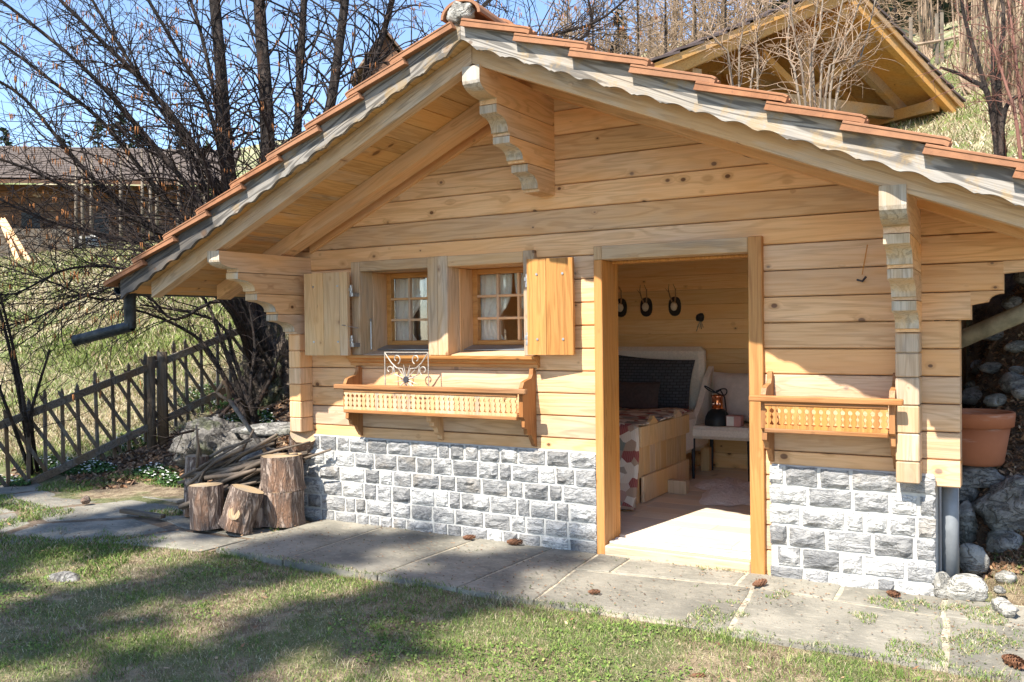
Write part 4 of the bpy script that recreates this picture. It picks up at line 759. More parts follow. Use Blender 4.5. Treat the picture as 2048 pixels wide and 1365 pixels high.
# ------------------------------------------------------------------ cut logs, sticks, shovel
def stump(name, c, r, h, lean, label, group, knots=0, seed=0, mat='bark', segs=30, rings=9):
    t = thing(name, label, 'log', c, group); V = []; Fc = []; rr = random.Random(seed)
    R_ = np.array(Matrix.Rotation(lean[0], 3, 'X') @ Matrix.Rotation(lean[1], 3, 'Y'))
    for j in range(rings):
        z = h * j / (rings - 1)
        for i in range(segs):
            a = 2 * math.pi * i / segs; p = np.array([[math.cos(a) * 2.2 + seed, math.sin(a) * 2.2, z * 3.0]]); p2 = np.array([[math.cos(a) * 9 + seed, math.sin(a) * 9, z * 8.0]])
            q = r * (1 + 0.07 * vnoise(p)[0] + 0.05 * vnoise(p2)[0] + 0.08 * max(0, 1 - z / (0.25 * h)) * (0.5 + vnoise(p)[0])); V.append(R_ @ np.array([q * math.cos(a), q * math.sin(a), z]) + np.array(c))
    for j in range(rings - 1):
        for i in range(segs): Fc.append((j * segs + i, j * segs + (i + 1) % segs, (j + 1) * segs + (i + 1) % segs, (j + 1) * segs + i))
    b = mesh('bark', V, Fc, M[mat], t)
    top = np.array(V[(rings - 1) * segs:]); cc = top.mean(0); T = np.r_[top + (cc - top) * 0.04 , [cc]]; mesh('cut_face', T, [(i, (i + 1) % segs, segs) for i in range(segs)], M['logend'], t, origin=cc)
    bt = np.array(V[:segs]); cc = bt.mean(0); T = np.r_[bt, [cc]]; mesh('base_face', T, [((i + 1) % segs, i, segs) for i in range(segs)], M['logend'], t, origin=cc)
    for k in range(knots):
        a = -1.1 + k; z = h * 0.42; p = R_ @ np.array([r * 0.98 * math.cos(a), r * 0.98 * math.sin(a), z]) + np.array(c); n_ = R_ @ np.array([math.cos(a), math.sin(a), 0.1]); mesh('knot', *tube([p - n_ * 0.03, p + n_ * 0.006], [0.05, 0.045], 10), M['logend'], t)
    return t
GL = 'cut logs beside the stone wall'
stump('cut_log', (-4.875, -0.30, 0.0), 0.150, 0.255, (0, 0), 'lower half of the tall thick log standing against the stone wall', GL, seed=1)
stump('cut_log', (-4.88, -0.30, 0.256), 0.150, 0.255, (0.01, -0.02), 'upper half of the tall thick log standing against the stone wall', GL, seed=2)
stump('cut_log', (-5.29, -0.66, 0.0), 0.120, 0.315, (-0.02, -0.03), 'short upright bark log with pale cut top, front left of the stick heap', GL, seed=3)
stump('cut_log', (-5.02, -0.64, 0.015), 0.118, 0.30, (-0.22, 0.24), 'leaning reddish bark log with orange knot between two upright logs', GL, knots=1, seed=4)
stump('cut_log', (-5.78, -0.36, -0.01), 0.085, 0.47, (-0.04, 0.05), 'slim weathered log standing behind the short log, left end of the heap', GL, seed=5)
stump('cut_log', (-4.99, -0.42, 0.0), 0.07, 0.25, (0.1, -0.1), 'thin grey log half hidden behind the leaning log', GL, seed=6)
o = stump('split_log', (-5.02, 0.06, 0.42), 0.11, 0.30, (0.5, 0.5), 'split log lying on the heap under the chalet corner', GL, seed=7)
rr = random.Random(5)
for k in range(72):
    w = rr.random(); a = np.array([-5.72 + rr.uniform(-.15, .35), -0.42 + rr.uniform(-.12, .25), 0.03 + 0.30 * w + rr.uniform(0, .1)]); b = a + np.array([rr.uniform(0.45, 0.95), rr.uniform(-.05, .35), rr.uniform(0.08, 0.36)])
    if k % 18 == 0: b = a + np.array([rr.uniform(0.05, 0.35), rr.uniform(-.25, .1), rr.uniform(0.25, 0.42)])
    if b[0] > -4.93 and b[1] > -0.55 and b[2] < 0.5: b[0] = -4.95 - rr.random() * 0.1
    if b[1] > -0.06 and b[0] > -5.0: b[1] = -0.10
    mid = (a + b) / 2 + np.array([rr.uniform(-.03, .03), rr.uniform(-.03, .03), rr.uniform(-.02, .03)]); r = rr.uniform(0.008, 0.022)
    o = mesh('stick', *tube([a, a * .6 + mid * .4, mid, mid * .4 + b * .6, b], [r, r * .95, r * .9, r * .8, r * .6], 6), M['stick'], None, smooth=True); tag(o, 'grey-brown dry stick in the heap between the cut logs', 'stick', 'sticks in the firewood heap')
sh = thing('spade', 'old spade with D-shaped wooden handle stuck in the stick heap', 'spade', (-5.30, -0.02, 0.35)); top = np.array([-5.86, 0.0, 0.98]); low = np.array([-5.28, -0.04, 0.44]); ax = (low - top) / np.linalg.norm(low - top); sd = np.array([-ax[2], 0, ax[0]]); sd /= np.linalg.norm(sd)
mesh('shaft', *tube([top + ax * 0.15, low], [0.019, 0.018], 10), M['fence_z'], sh, smooth=True)
mesh('handle', *merge([tube([top - sd * 0.065, top + sd * 0.065], 0.017, 8), tube([top - sd * 0.062, top + ax * 0.06 - sd * 0.05, top + ax * 0.15 - sd * 0.008], [0.014, 0.014, 0.018], 8), tube([top + sd * 0.062, top + ax * 0.06 + sd * 0.05, top + ax * 0.15 + sd * 0.008], [0.014, 0.014, 0.018], 8)]), M['fence_z'], sh, smooth=True)
P = [low + ax * 0.0 - sd * 0.07, low + sd * 0.07, low + ax * 0.22 + sd * 0.07, low + ax * 0.27, low + ax * 0.22 - sd * 0.07]; V = np.r_[np.array(P), np.array(P) + np.array([0, 0.006, 0])]; mesh('blade', V, [(0, 1, 2, 3, 4), (9, 8, 7, 6, 5)] + [(i, 5 + i, 5 + (i + 1) % 5, (i + 1) % 5) for i in range(5)], M['steel'], sh)
tag(mesh('thin_board', *rbox(-6.35, -5.85, -0.62, -0.57, 0.0, 0.03), M['fence_x'], None), 'thin pale board lying on the ground left of the logs', 'board')
# ------------------------------------------------------------------ stones
def rock(name, c, r, label, mat='rock', group=None, seed=0, cat='stone', rz=0, big=False):
    rg = 2.6 if mat == 'boulder' and big else 1.0
    V, Fc = (ICO4 if big else ICO3); V = V.copy(); rs = np.random.default_rng(seed); n = vnoise(V * 1.3 + seed * 3.1, 1)[:, None]; V = V * (1 + 0.22 * n)
    for _ in range(13):                                      # knock flat facets off, as on broken stone
        d = rs.normal(size=3); d /= np.linalg.norm(d); k = V @ d; lim = rs.uniform(0.62, 0.95); V = V - np.outer(np.maximum(k - lim, 0) * 0.85, d)
    V = V * (1 + 0.07 * rg * vnoise(V * 3.4 + seed, 2)[:, None] + 0.045 * rg * vnoise(V * 8 + seed, 5)[:, None] + (0.03 * rg * vnoise(V * 17 + seed, 6)[:, None] if big else 0)); a = rz; R_ = np.array([[math.cos(a), -math.sin(a), 0], [math.sin(a), math.cos(a), 0], [0, 0, 1]]); V = (V * np.array(r)) @ R_.T + np.array(c)
    return tag(mesh(name, V, Fc, M[mat], None, smooth=True), label, cat, group)
GR = 'loose stones right of the chalet'
rock('stone', (-0.34, 0.55, 0.07), (0.085, 0.08, 0.11), 'pale angular stone right of the grey downpipe', 'rock_w', GR, 1); rock('stone', (-0.335, -0.02, 0.055), (0.115, 0.08, 0.085), 'broad white stone at the chalet corner on the ground', 'rock_w', GR, 2)
rock('stone', (-0.445, -0.01, 0.05), (0.05, 0.06, 0.085), 'small greyish stone touching the corner of the stone base', 'rock_w', GR, 3); rock('stone', (-0.155, -0.20, 0.03), (0.05, 0.10, 0.05), 'white bone-shaped stone near the right edge of the lawn', 'rock_w', GR, 4, rz=0.5)
rock('stone', (-0.19, 0.85, 0.10), (0.13, 0.14, 0.10), 'flat grey stone behind the white stones', 'rock', GR, 5); rock('stone', (-0.17, 0.42, 0.03), (0.06, 0.05, 0.04), 'small white chip stone below the flat grey stone', 'rock_w', GR, 6); rock('stone', (-0.19, 0.18, 0.02), (0.035, 0.03, 0.025), 'pebble in the grass between the white stones', 'rock_w', GR, 16)
rock('boulder', (-0.10, 1.02, 0.27), (0.30, 0.22, 0.27), 'large grey boulder below the terracotta pot', 'rock', GR, 7, 'boulder', big=True); rock('boulder', (-0.45, 1.22, 0.33), (0.13, 0.15, 0.20), 'upright grey boulder behind the downpipe', 'rock', GR, 8, 'boulder'); rock('boulder', (-0.40, 1.0, 0.14), (0.07, 0.1, 0.18), 'narrow dark stone wedged below the upright boulder', 'rock', GR, 9, 'boulder')
k = 0; rr = random.Random(12); spots = []
for yy in np.arange(1.75, 3.5, 0.17):
    for xx in (-0.44, -0.29, -0.13, 0.04, 0.2):
        if rr.random() < 0.80: spots.append((xx + rr.uniform(-.05, .05), yy + rr.uniform(-.06, .06)))
for xx, yy in spots:
    s = rr.uniform(0.045, 0.105); z = gz(xx, yy); rock('stone', (xx, yy, z + s * 0.25), (s * rr.uniform(0.9, 1.5), s, s * rr.uniform(0.6, 0.9)), 'rounded grey stone bedded in the leafy bank behind the pot', 'rock' if rr.random() < 0.55 else 'rock_w' if rr.random() < 0.2 else 'rock', 'stones of the rockery bank', 20 + k, rz=rr.uniform(-.6, .6)); k += 1
rock('boulder', (-7.0, 0.95, 0.24), (0.50, 0.36, 0.36), 'large mossy boulder beside the fence end, left of the log heap', 'boulder', None, 31, 'boulder', big=True); rock('boulder', (-6.35, 0.75, 0.20), (0.34, 0.30, 0.28), 'dark boulder under the flat stone behind the log heap', 'boulder', None, 32, 'boulder', big=True)
rock('stone', (-6.3, 1.05, 0.50), (0.46, 0.2, 0.065), 'flat grey slab of stone lying on the bank above the boulders', 'rock', None, 33, rz=0.2); rock('stone', (-5.72, 0.32, 0.24), (0.26, 0.16, 0.20), 'brownish stone behind the stick heap', 'boulder', None, 34); rock('stone', (-5.05, -1.95, -0.03), (0.17, 0.08, 0.05), 'flat pale stone sunk in the lawn at lower left', 'rock', None, 35); rock('clod', (-7.02, -0.46, 0.02), (0.05, 0.04, 0.035), 'dark lump of earth on the stone path', 'bark', None, 36, 'clod')
rock('stone', (-0.34, 1.21, 0.455), (0.20, 0.17, 0.085), 'flat grey stone carrying the terracotta pot', 'rock', GR, 17)
# terracotta pot
pot = thing('flower_pot', 'empty terracotta pot on the boulders at the chalet corner', 'pot', (-0.335, 1.22, 0.50))
mesh('body', *lathe([(0.0, 0.0), (0.135, 0.0), (0.148, 0.02), (0.185, 0.245), (0.165, 0.245), (0.135, 0.03), (0.0, 0.03)], 40, (-0.345, 1.22, 0.535)), M['terracotta'], pot, smooth=True); mesh('rim', *lathe([(0.186, 0.24), (0.205, 0.245), (0.212, 0.325), (0.204, 0.335), (0.188, 0.33), (0.182, 0.24)], 40, (-0.345, 1.22, 0.535)), M['terracotta'], pot, smooth=True)
# pine cones
def pine_cone(c, L, rz, label):
    t = thing('pine_cone', label, 'pine cone', c, 'fallen spruce cones'); parts = []; n = 11
    ax = np.array([math.cos(rz), math.sin(rz), 0.08]); sd = np.array([-math.sin(rz), math.cos(rz), 0]); up = np.array([0, 0, 1.0]); c = np.array(c) + np.array([0, 0, L * 0.22])
    core = tube([c - ax * L / 2, c - ax * L * 0.2, c + ax * L * 0.2, c + ax * L / 2], [L * 0.10, L * 0.20, L * 0.18, L * 0.05], 8); V = []; Fc = []
    for j in range(n):
        s = -0.46 + 0.92 * j / (n - 1); r = L * 0.23 * math.sqrt(max(0.05, 1 - (s / 0.56) ** 2))
        for i in range(7):
            a = 2 * math.pi * i / 7 + j * 0.6; d = math.cos(a) * sd + math.sin(a) * up; tg = -math.sin(a) * sd + math.cos(a) * up; p0 = c + ax * L * s + d * r * 0.55; p1 = p0 + d * r * 0.55 + ax * L * 0.10; k = len(V); w = L * 0.06
            V += [p0 - tg * w * .6, p0 + tg * w * .6, p1 + tg * w, p1 + ax * L * 0.02, p1 - tg * w]; Fc.append((k, k + 1, k + 2, k + 3, k + 4))
    mesh('core', *core, M['cone'], t); tag(mesh('scales', V, Fc, M['cone'], t), kind='stuff')
for c, L, rz, lab in (((-1.334, -0.29, 0.004), 0.085, 1.0, 'pine cone on the paving right below the door casing'), ((-0.672, -0.15, 0.004), 0.075, -0.6, 'pine cone on the paving at the right stone base'), ((-2.072, -0.84, 0.004), 0.06, 0.3, 'round pine cone on the paving in front of the door'), ((-3.35, -0.11, 0.004), 0.08, 0.4, 'pine cone at the foot of the stone wall, the left of two'),
                      ((-3.0, -0.10, 0.004), 0.10, 0.1, 'pine cone at the foot of the stone wall, the right of two'), ((-0.105, -0.95, 0.004), 0.11, -0.9, 'large orange-brown pine cone at the right edge of the picture'), ((-1.235, -1.62, -0.03), 0.06, 0.5, 'small orange cone lying in the front lawn')): pine_cone(c, L, rz, lab)
# ------------------------------------------------------------------ lattice fence up the bank
FA = np.array([(-8.62, -0.95), (-8.58, -0.28), (-8.32, 1.28), (-8.08, 2.35), (-7.85, 3.25)]); FLO = [-0.30, -0.10, 0.46, 0.88, 1.22]; FHI = [0.40, 0.58, 1.10, 1.48, 1.82]
fence = thing('lattice_fence', 'weathered wooden lattice fence with pointed pickets climbing the bank', 'fence', (-8.32, 1.28, 0.2))
cum = np.r_[0, np.cumsum(np.linalg.norm(np.diff(FA, axis=0), axis=1))]
def fp3(s, t): lo, hi = np.interp(s, cum, FLO), np.interp(s, cum, FHI); return np.array([np.interp(s, cum, FA[:, 0]), np.interp(s, cum, FA[:, 1]), lo + (hi - lo) * t])
fnr = np.array([FA[2][1] - FA[1][1], -(FA[2][0] - FA[1][0]), 0]); fnr /= np.linalg.norm(fnr)
def lath(name, a, b, w, t, off, mat, point=True):           # flat stick from a to b, facing the fence normal
    d = b - a; d /= np.linalg.norm(d); sd = np.cross(fnr, d); P = [a - sd * w, a + sd * w, b + sd * w - d * w * 2.4, b, b - sd * w - d * w * 2.4] if point else [a - sd * w, a + sd * w, b + sd * w, b - sd * w]
    P = np.array(P) + fnr * off; n = len(P); V = np.r_[P, P + fnr * t]; Fc = [tuple(range(n))[::-1], tuple(range(n, 2 * n))] + [(i, (i + 1) % n, n + (i + 1) % n, n + i) for i in range(n)]; return mesh(name, V, Fc, M[mat], fence)
s = 0.05
while s < cum[-1] - 0.1:
    e = s + random.uniform(-.015, .015); lath('picket', fp3(e, -0.24), fp3(e + random.uniform(-.02, .03), 1.22 + random.uniform(-.05, .05)), 0.017, 0.016, 0.0, 'fence_z')
    lath('picket', fp3(e + 0.42, -0.20), fp3(max(0, e - 0.05), 1.17 + random.uniform(-.06, .05)), 0.017, 0.015, 0.020, 'fence_z'); s += 0.172
for t, w in ((1.0, 0.036), (0.0, 0.036)):
    for i in range(4): lath('rail', fp3(cum[i], t), fp3(cum[i + 1], t), w, 0.036, 0.038, 'fence_x', False)
for s, r in ((cum[2] + 0.04, 0.055), (cum[2] - 0.09, 0.045)): p = fp3(s, -0.42) + fnr * 0.07; mesh('post', *tube([p, p + np.array([0.0, 0, 0.5]), p + np.array([0.01, 0, 1.02])], [r * 1.1, r, r * 0.95], 10), M['fence_z'], fence, smooth=True)
# ------------------------------------------------------------------ buildings behind
def onz(px, py, z): d = ray(px, py); return CAM + d * ((z - CAM[2]) / d[2])
def quadbox(name, a, b, up, th, mat, parent):                 # flat panel from a to b (bottom edge), height vector up, thickness vector th
    P = [a, b, b + up, a + up]; V = np.array(P + [p + th for p in P]); c = V.mean(0); out = []
    for q in BOXF:
        n = np.cross(V[q[1]] - V[q[0]], V[q[2]] - V[q[0]]); out.append(q if n @ (V[list(q)].mean(0) - c) > 0 else q[::-1])
    return mesh(name, V, out, mat, parent)
Z1 = np.array([0, 0, 1.0])
# timber shed up the slope on the right
Lp, Rp = at(1300, 148, 12.6), at(1926, 216, 15.2); Lp[2] = Rp[2] = (Lp[2] + Rp[2]) / 2; K = at(1694, -22, 14.2)
h_ = Rp - Lp; h_ /= np.linalg.norm(h_); v_ = np.array([-h_[1], h_[0], 0]); v_ = v_ if v_[1] > 0 else -v_; fp_ = (K - Lp) @ h_; K = Lp + h_ * fp_ + Z1 * (K[2] - Lp[2]); bz = gz(*((Lp + Rp) / 2)[:2])
shed = thing('timber_shed', 'golden timber shed with dark tiled gable roof on the slope behind', 'shed', tuple(np.r_[((Lp + Rp) / 2 + v_ * 2)[:2], bz]))
def rp(P, d, dz=0.0): return P + v_ * d + Z1 * dz
for A_, B_, nm in ((Lp, K, 0), (Rp, K, 1)):
    rf_ = quadbox('roof', rp(A_, 0.0), rp(B_, 0.0), v_ * 4.5, Z1 * 0.06, M['gold_x'], shed); n = 9
    for i in range(n):                                        # tile courses, each stepped over the next
        a = A_ + (B_ - A_) * i / n; b = A_ + (B_ - A_) * (i + 1.12) / n; quadbox('tile_course', rp(a, -0.06, 0.13), rp(b, -0.06, 0.075), v_ * 4.6, Z1 * 0.035, M['darktile'], rf_)
    for d in (0.02, 0.85, 1.65, 2.45, 3.9): quadbox('rafter', rp(A_ + (B_ - A_) * 0.02, d, -0.20), rp(B_ - (B_ - A_) * 0.006, d, -0.20), v_ * 0.13, Z1 * 0.198, M['gold_x'], rf_)
    quadbox('verge_board', rp(A_, -0.035, -0.03), rp(B_, -0.035, -0.03), v_ * 0.03, Z1 * 0.11, M['gold_x'], rf_)
    k = A_ + (B_ - A_) * 0.22; quadbox('purlin', rp(k, 0.14, -0.40), rp(k + h_ * 0.16, 0.14, -0.40), v_ * 3.6, Z1 * 0.19, M['gold_x'], rf_)
quadbox('purlin', rp(K - h_ * 0.09, 0.12, -0.44), rp(K + h_ * 0.09, 0.12, -0.44), v_ * 3.8, Z1 * 0.22, M['gold_x'], shed)
tz = Lp[2] - 0.02 + 0.03 * (K[2] - Lp[2])
def chord(z): f = (z - Lp[2] + 0.2) / (K[2] - Lp[2]); return Lp + (K - Lp) * f, Rp + (K - Rp) * f
a, b = chord(tz - 0.1); a[2] = b[2] = tz; quadbox('tie_beam', rp(a, 0.95), rp(b, 0.95), v_ * 0.16, Z1 * 0.20, M['gold_x'], shed); kb = Lp + h_ * fp_; kb[2] = tz + 0.2; quadbox('king_post', rp(kb - h_ * 0.08, 0.95), rp(kb + h_ * 0.08, 0.95), v_ * 0.16, Z1 * (K[2] - tz - 0.5), M['gold_z'], shed)
for s in (-1, 1): quadbox('brace', rp(kb + h_ * s * 0.1, 0.98), rp(kb + h_ * s * 0.9 + Z1 * 0.55, 0.98), v_ * 0.10, Z1 * 0.14, M['gold_x'], shed)
z = bz - 0.5
while z < K[2] - 0.3:                                         # boarded gable wall behind the truss
    a, b = chord(max(z + 0.2, Lp[2] - 0.15)); a = a + h_ * 0.35; b = b - h_ * 0.35
    if (b - a) @ h_ > 0.2: a[2] = b[2] = z; quadbox('wall_board', rp(a, 3.3), rp(b, 3.3), v_ * 0.06, Z1 * 0.19, M['gold_x'], shed)
    z += 0.196
for t in (0.06, 0.94): p = Lp + (Rp - Lp) * t; p[2] = bz - 0.6; quadbox('post', rp(p, 0.95), rp(p + h_ * 0.16, 0.95), v_ * 0.16, Z1 * (tz - bz + 0.6), M['gold_z'], shed); quadbox('side_wall', rp(p, 3.3), rp(p + h_ * 0.08, 3.3), v_ * 1.1, Z1 * (tz - bz + 0.5), M['gold_x'], shed)
# dark chalet far left
D = 27.0; a = at(-260, 505, D); b = at(400, 470, D + 1.5); b[2] = a[2]; hh = b - a; Lh = np.linalg.norm(hh); hh /= Lh; vv = np.array([-hh[1], hh[0], 0]); hz = a[2] - 0.6
old = thing('old_chalet', 'dark brown timber chalet with wide shingle roof up the left hillside', 'chalet', tuple((a + b) / 2 + vv * 3)); a[2] = b[2] = hz
WH = 2.7; nb = 13
for k in range(nb): quadbox('wall_log', a + Z1 * (WH * k / nb) , b + Z1 * (WH * k / nb), vv * 0.2 - 0 * Z1, Z1 * (WH / nb - 0.02), M['darkwood'], old)
quadbox('side_wall', b - hh * 0.21 + vv * 0.21, b - hh * 0.01 + vv * 0.21, vv * 5.5, Z1 * WH, M['darkwood'], old); quadbox('wall_core', a + vv * 0.06, b + vv * 0.06 - hh * 0.1, vv * 0.1, Z1 * (WH - .03), M['black'], old)
ea = a + Z1 * (WH - 0.15) - vv * 1.1 - hh; eb = b + Z1 * (WH - 0.15) - vv * 1.1 + hh * 0.9; rise = vv * 4.2 + Z1 * 1.75; rf_ = quadbox('roof', ea, eb, rise, Z1 * 0.10, M['darkwood'], old)
for k in range(14): f0, f1 = k / 14, (k + 1.2) / 14; quadbox('shingle_course', ea + rise * f0 + Z1 * 0.145, eb + rise * f0 + Z1 * 0.145, rise * (f1 - f0) - Z1 * 0.035, Z1 * 0.03, M['shingle'], rf_)
quadbox('roof', ea + rise * 2, eb + rise * 2, -rise + Z1 * 1.75 * 2 - Z1*3.5 + 0 * vv + Z1*0.0, Z1 * 0.1, M['shingle'], old) if False else None
for t, w in ((0.44, 0.7), (0.66, 0.6)):
    p = a + hh * (Lh * t) - vv * 0.04 + Z1 * 0.9; fr = quadbox('window', p, p + hh * w, vv * 0.035, Z1 * 1.0, M['darkwood'], old); quadbox('pane', p + hh * 0.08 + Z1 * 0.08 - vv * 0.0015, p + hh * (w - 0.08) + Z1 * 0.08 - vv * 0.0015, vv * 0.001, Z1 * 0.84, M['black'], fr)
da = at(-60, 540, D - 3.5); db = at(145, 520, D - 3.0); db[2] = da[2]
par = thing('deck_parapet', 'grey weathered plank parapet below the dark chalet', 'parapet', tuple((da + db) / 2)); 
for k in range(5): quadbox('plank', da + Z1 * (0.22 * k), db + Z1 * (0.22 * k), vv * 0.08, Z1 * 0.205, M['fence_x'], par)
for k, (x0, y0, x1, y1) in enumerate(((2, 440, 42, 532), (8, 440, 62, 528))):
    o = mesh('leaning_plank', *tube([at(x1, y1, D - 5), at(x0, y0, D - 4.2)], 0.075, 4), M['pine_z'], None); tag(o, 'light new plank leaning on the parapet, the %s of two' % ('left' if k == 0 else 'right'), 'plank', 'planks leaning on the parapet')
rock('boulder', tuple(at(170, 492, D - 2) - Z1 * 0.2), (0.85, 0.6, 0.55), 'pale boulder beside the plank parapet on the left hillside', 'rock_w', None, 41, 'boulder', big=True)
# small dark hut roof behind the branches
p = at(770, 105, 30); hut = thing('dark_hut', 'dark hut roof half hidden behind the branches left of the ridge', 'hut', tuple(p - Z1 * 2)); e1, e2, kk = at(700, 165, 30), at(850, 130, 30), at(770, 62, 30); e2[2] = e1[2]
dirh = e2 - e1; dirh /= np.linalg.norm(dirh); dv = np.array([-dirh[1], dirh[0], 0]); quadbox('roof', e1, kk, dv * 5, Z1 * 0.12, M['darkwood'], hut); quadbox('roof', e2, kk, dv * 5, Z1 * 0.12, M['darkwood'], hut)
V = np.array([e1 + dv * .3 + dirh * .2, e2 + dv * .3 - dirh * .2, kk + dv * .3 - Z1 * .1, e1 + dv * .5 + dirh * .2, e2 + dv * .5 - dirh * .2, kk + dv * .5 - Z1 * .1]); mesh('gable', V, [(0, 1, 2), (5, 4, 3), (0, 3, 4, 1), (1, 4, 5, 2), (2, 5, 3, 0)], M['darkwood'], hut); quadbox('wall', e1 + dv * .4 + dirh * .25 - Z1 * 3, e2 + dv * .4 - dirh * .25 - Z1 * 3, dv * 4, Z1 * 2.95, M['darkwood'], hut)
# fence at the top of the slope
tf = thing('slope_fence', 'pale pole fence at the top of the slope right of the shed', 'fence', tuple(at(1880, 100, 19)))
mesh('rail', *tube([at(1815, 93, 18.5), at(1880, 82, 18.8), at(1965, 62, 19)], 0.035, 6), M['paletwig'], tf)
for px, py in ((1874, 100), (1884, 98), (1822, 108), (1960, 92)): p = at(px, py, 18.8); mesh('post', *tube([p - Z1 * 0.3, p + Z1 * 0.75], 0.04, 6), M['palestem'], tf)
# ------------------------------------------------------------------ bare trees and shrubs
class Wood_:
    def __init__(s): s.V = []; s.F = []; s.n = 0; s.tips = []
    def add(s, P, R_, sides):
        V, Fc = tube(P, R_, sides, cap=False); s.V.append(V); s.F.append(np.array(Fc) + s.n); s.n += len(V)
    def out(s, name, mat, parent): return bulk(name, np.concatenate(s.V), np.concatenate(s.F), M[mat], parent)
def smooth_path(pts, n):
    pts = np.array(pts, float); t = np.linspace(0, len(pts) - 1, n); out = []
    for q in t:
        i = int(min(q, len(pts) - 2)); f = q - i; p0, p1, p2, p3 = pts[max(i - 1, 0)], pts[i], pts[i + 1], pts[min(i + 2, len(pts) - 1)]
        out.append(0.5 * ((2 * p1) + (-p0 + p2) * f + (2 * p0 - 5 * p1 + 4 * p2 - p3) * f * f + (-p0 + 3 * p1 - 3 * p2 + p3) * f ** 3))
    return np.array(out)
def twig(w, p, d, L, r, lvl, rr, bias, dens, wig=0.28):
    n = 6 if lvl == 2 else 5 if lvl == 1 else 3; P = [p]; d = d / np.linalg.norm(d); cu = np.array([rr.gauss(0, 1), rr.gauss(0, 1), rr.gauss(0, 1)]); cu -= d * (cu @ d); cu *= wig * 1.1 / (np.linalg.norm(cu) + 1e-9)
    for i in range(n):
        d = d + np.array([rr.gauss(0, wig), rr.gauss(0, wig), rr.gauss(0, wig)]) * 0.45 + cu + bias * 0.16; d /= np.linalg.norm(d); P.append(P[-1] + d * L / n)
    w.add(P, np.linspace(r, max(r * 0.35, 0.0016), n + 1), 4 if r > 0.008 else 3)
    if lvl == 0: w.tips.append(P[-1]); return
    k = max(2, int(dens * L * (1 + 0.3 * rr.random())))
    for j in range(k):
        f = rr.uniform(0.2, 1.0); i = min(int(f * n), n - 1); q = P[i] + (P[i + 1] - P[i]) * (f * n - i); dd = (P[i + 1] - P[i]); dd = dd / np.linalg.norm(dd); s = np.array([rr.gauss(0, 1), rr.gauss(0, 1), rr.gauss(0, 0.8)]); s -= dd * (s @ dd); s /= np.linalg.norm(s) + 1e-9
        twig(w, q, dd * 0.75 + s * 0.75, L * (rr.uniform(0.3, 0.6) if lvl > 1 else rr.uniform(0.12, 0.4)), r * 0.55, lvl - 1, rr, bias, dens * 1.35, wig)
    w.tips.append(P[-1])
def stem(w, pts, r0, r1, rr, every, Lr, lvl, bias, start=0.15, sides=7, dens=3.0):
    P = smooth_path(pts, 4 * len(pts)); P[1:-1] += np.array([[rr.gauss(0, 0.02) for _ in range(3)] for _ in range(len(P) - 2)]); n = len(P); R_ = np.linspace(r0, r1, n); w.add(P, R_, sides); L = np.sum(np.linalg.norm(np.diff(P, axis=0), axis=1)); k = int(L / every)
    for j in range(k):
        f = start + (1 - start) * (j + rr.random()) / k; i = min(int(f * (n - 1)), n - 2); g = f * (n - 1) - i; q = P[i] + (P[i + 1] - P[i]) * g; dd = P[i + 1] - P[i]; dd /= np.linalg.norm(dd); s = np.array([rr.gauss(0, 1), rr.gauss(0, 1), rr.gauss(0, 0.9)]); s -= dd * (s @ dd); s /= np.linalg.norm(s) + 1e-9
        twig(w, q, dd * 0.8 + s * 0.75, rr.uniform(*Lr) * (1.15 - 0.6 * f), max(0.004, R_[i] * 0.33), lvl, rr, bias, dens)
def catkins(name, tips, rr, frac, parent, lens=(0.04, 0.085), mat='catkin', n_each=3):
    V = []; Fc = []
    for p in tips:
        if rr.random() > frac: continue
        for k in range(rr.randint(1, n_each)):
            L = rr.uniform(*lens); c = np.array(p) + np.array([rr.gauss(0, .02), rr.gauss(0, .02), 0]); b = c - np.array([rr.gauss(0, .006), rr.gauss(0, .006), L]); v, f = tube([c, (c + b) / 2, b], [0.003, 0.0065, 0.0035], 4); k0 = len(V); V += list(v); Fc += [tuple(i + k0 for i in q) for q in f if len(q) == 4]
    if V: tag(bulk(name, np.array(V), np.array(Fc), M[mat], parent), kind='stuff')
rr = random.Random(21)
HB = at(545, 790, 10.4); hz_ = thing('hazel_tree', 'big many-stemmed hazel with hanging catkins left behind the chalet', 'tree', tuple(HB)); w = Wood_(); tr = Wood_()
def hs(pp, D0, D1, r0, r1, every=0.12, Lr=(0.6, 1.6), lvl=2, start=0.25):
    pts = [HB + np.array([rr.uniform(-.25, .25), rr.uniform(-.2, .2), 0.0])] + [at(x, y, D0 + (D1 - D0) * i / (len(pp) - 1)) for i, (x, y) in enumerate(pp)]
    P = smooth_path(pts, 4 * len(pts)); tr.add(P, np.linspace(r0, r1, len(P)), 8); L = np.sum(np.linalg.norm(np.diff(P, axis=0), axis=1)); k = int(L / every); n = len(P); R_ = np.linspace(r0, r1, n)
    for j in range(k):
        f = start + (1 - start) * (j + rr.random()) / k; i = min(int(f * (n - 1)), n - 2); q = P[i] + (P[i + 1] - P[i]) * (f * (n - 1) - i); dd = P[i + 1] - P[i]; dd /= np.linalg.norm(dd); s = np.array([rr.gauss(0, 1), rr.gauss(0, 1), rr.gauss(0, 0.9)]); s -= dd * (s @ dd); s /= np.linalg.norm(s) + 1e-9
        twig(w, q, dd * 0.85 + s * 0.7, rr.uniform(*Lr) * (1.2 - 0.6 * f), max(0.006, min(0.016, R_[i] * 0.36)), lvl, rr, np.array([-0.15, 0, 0.05]), 2.0, 0.21)
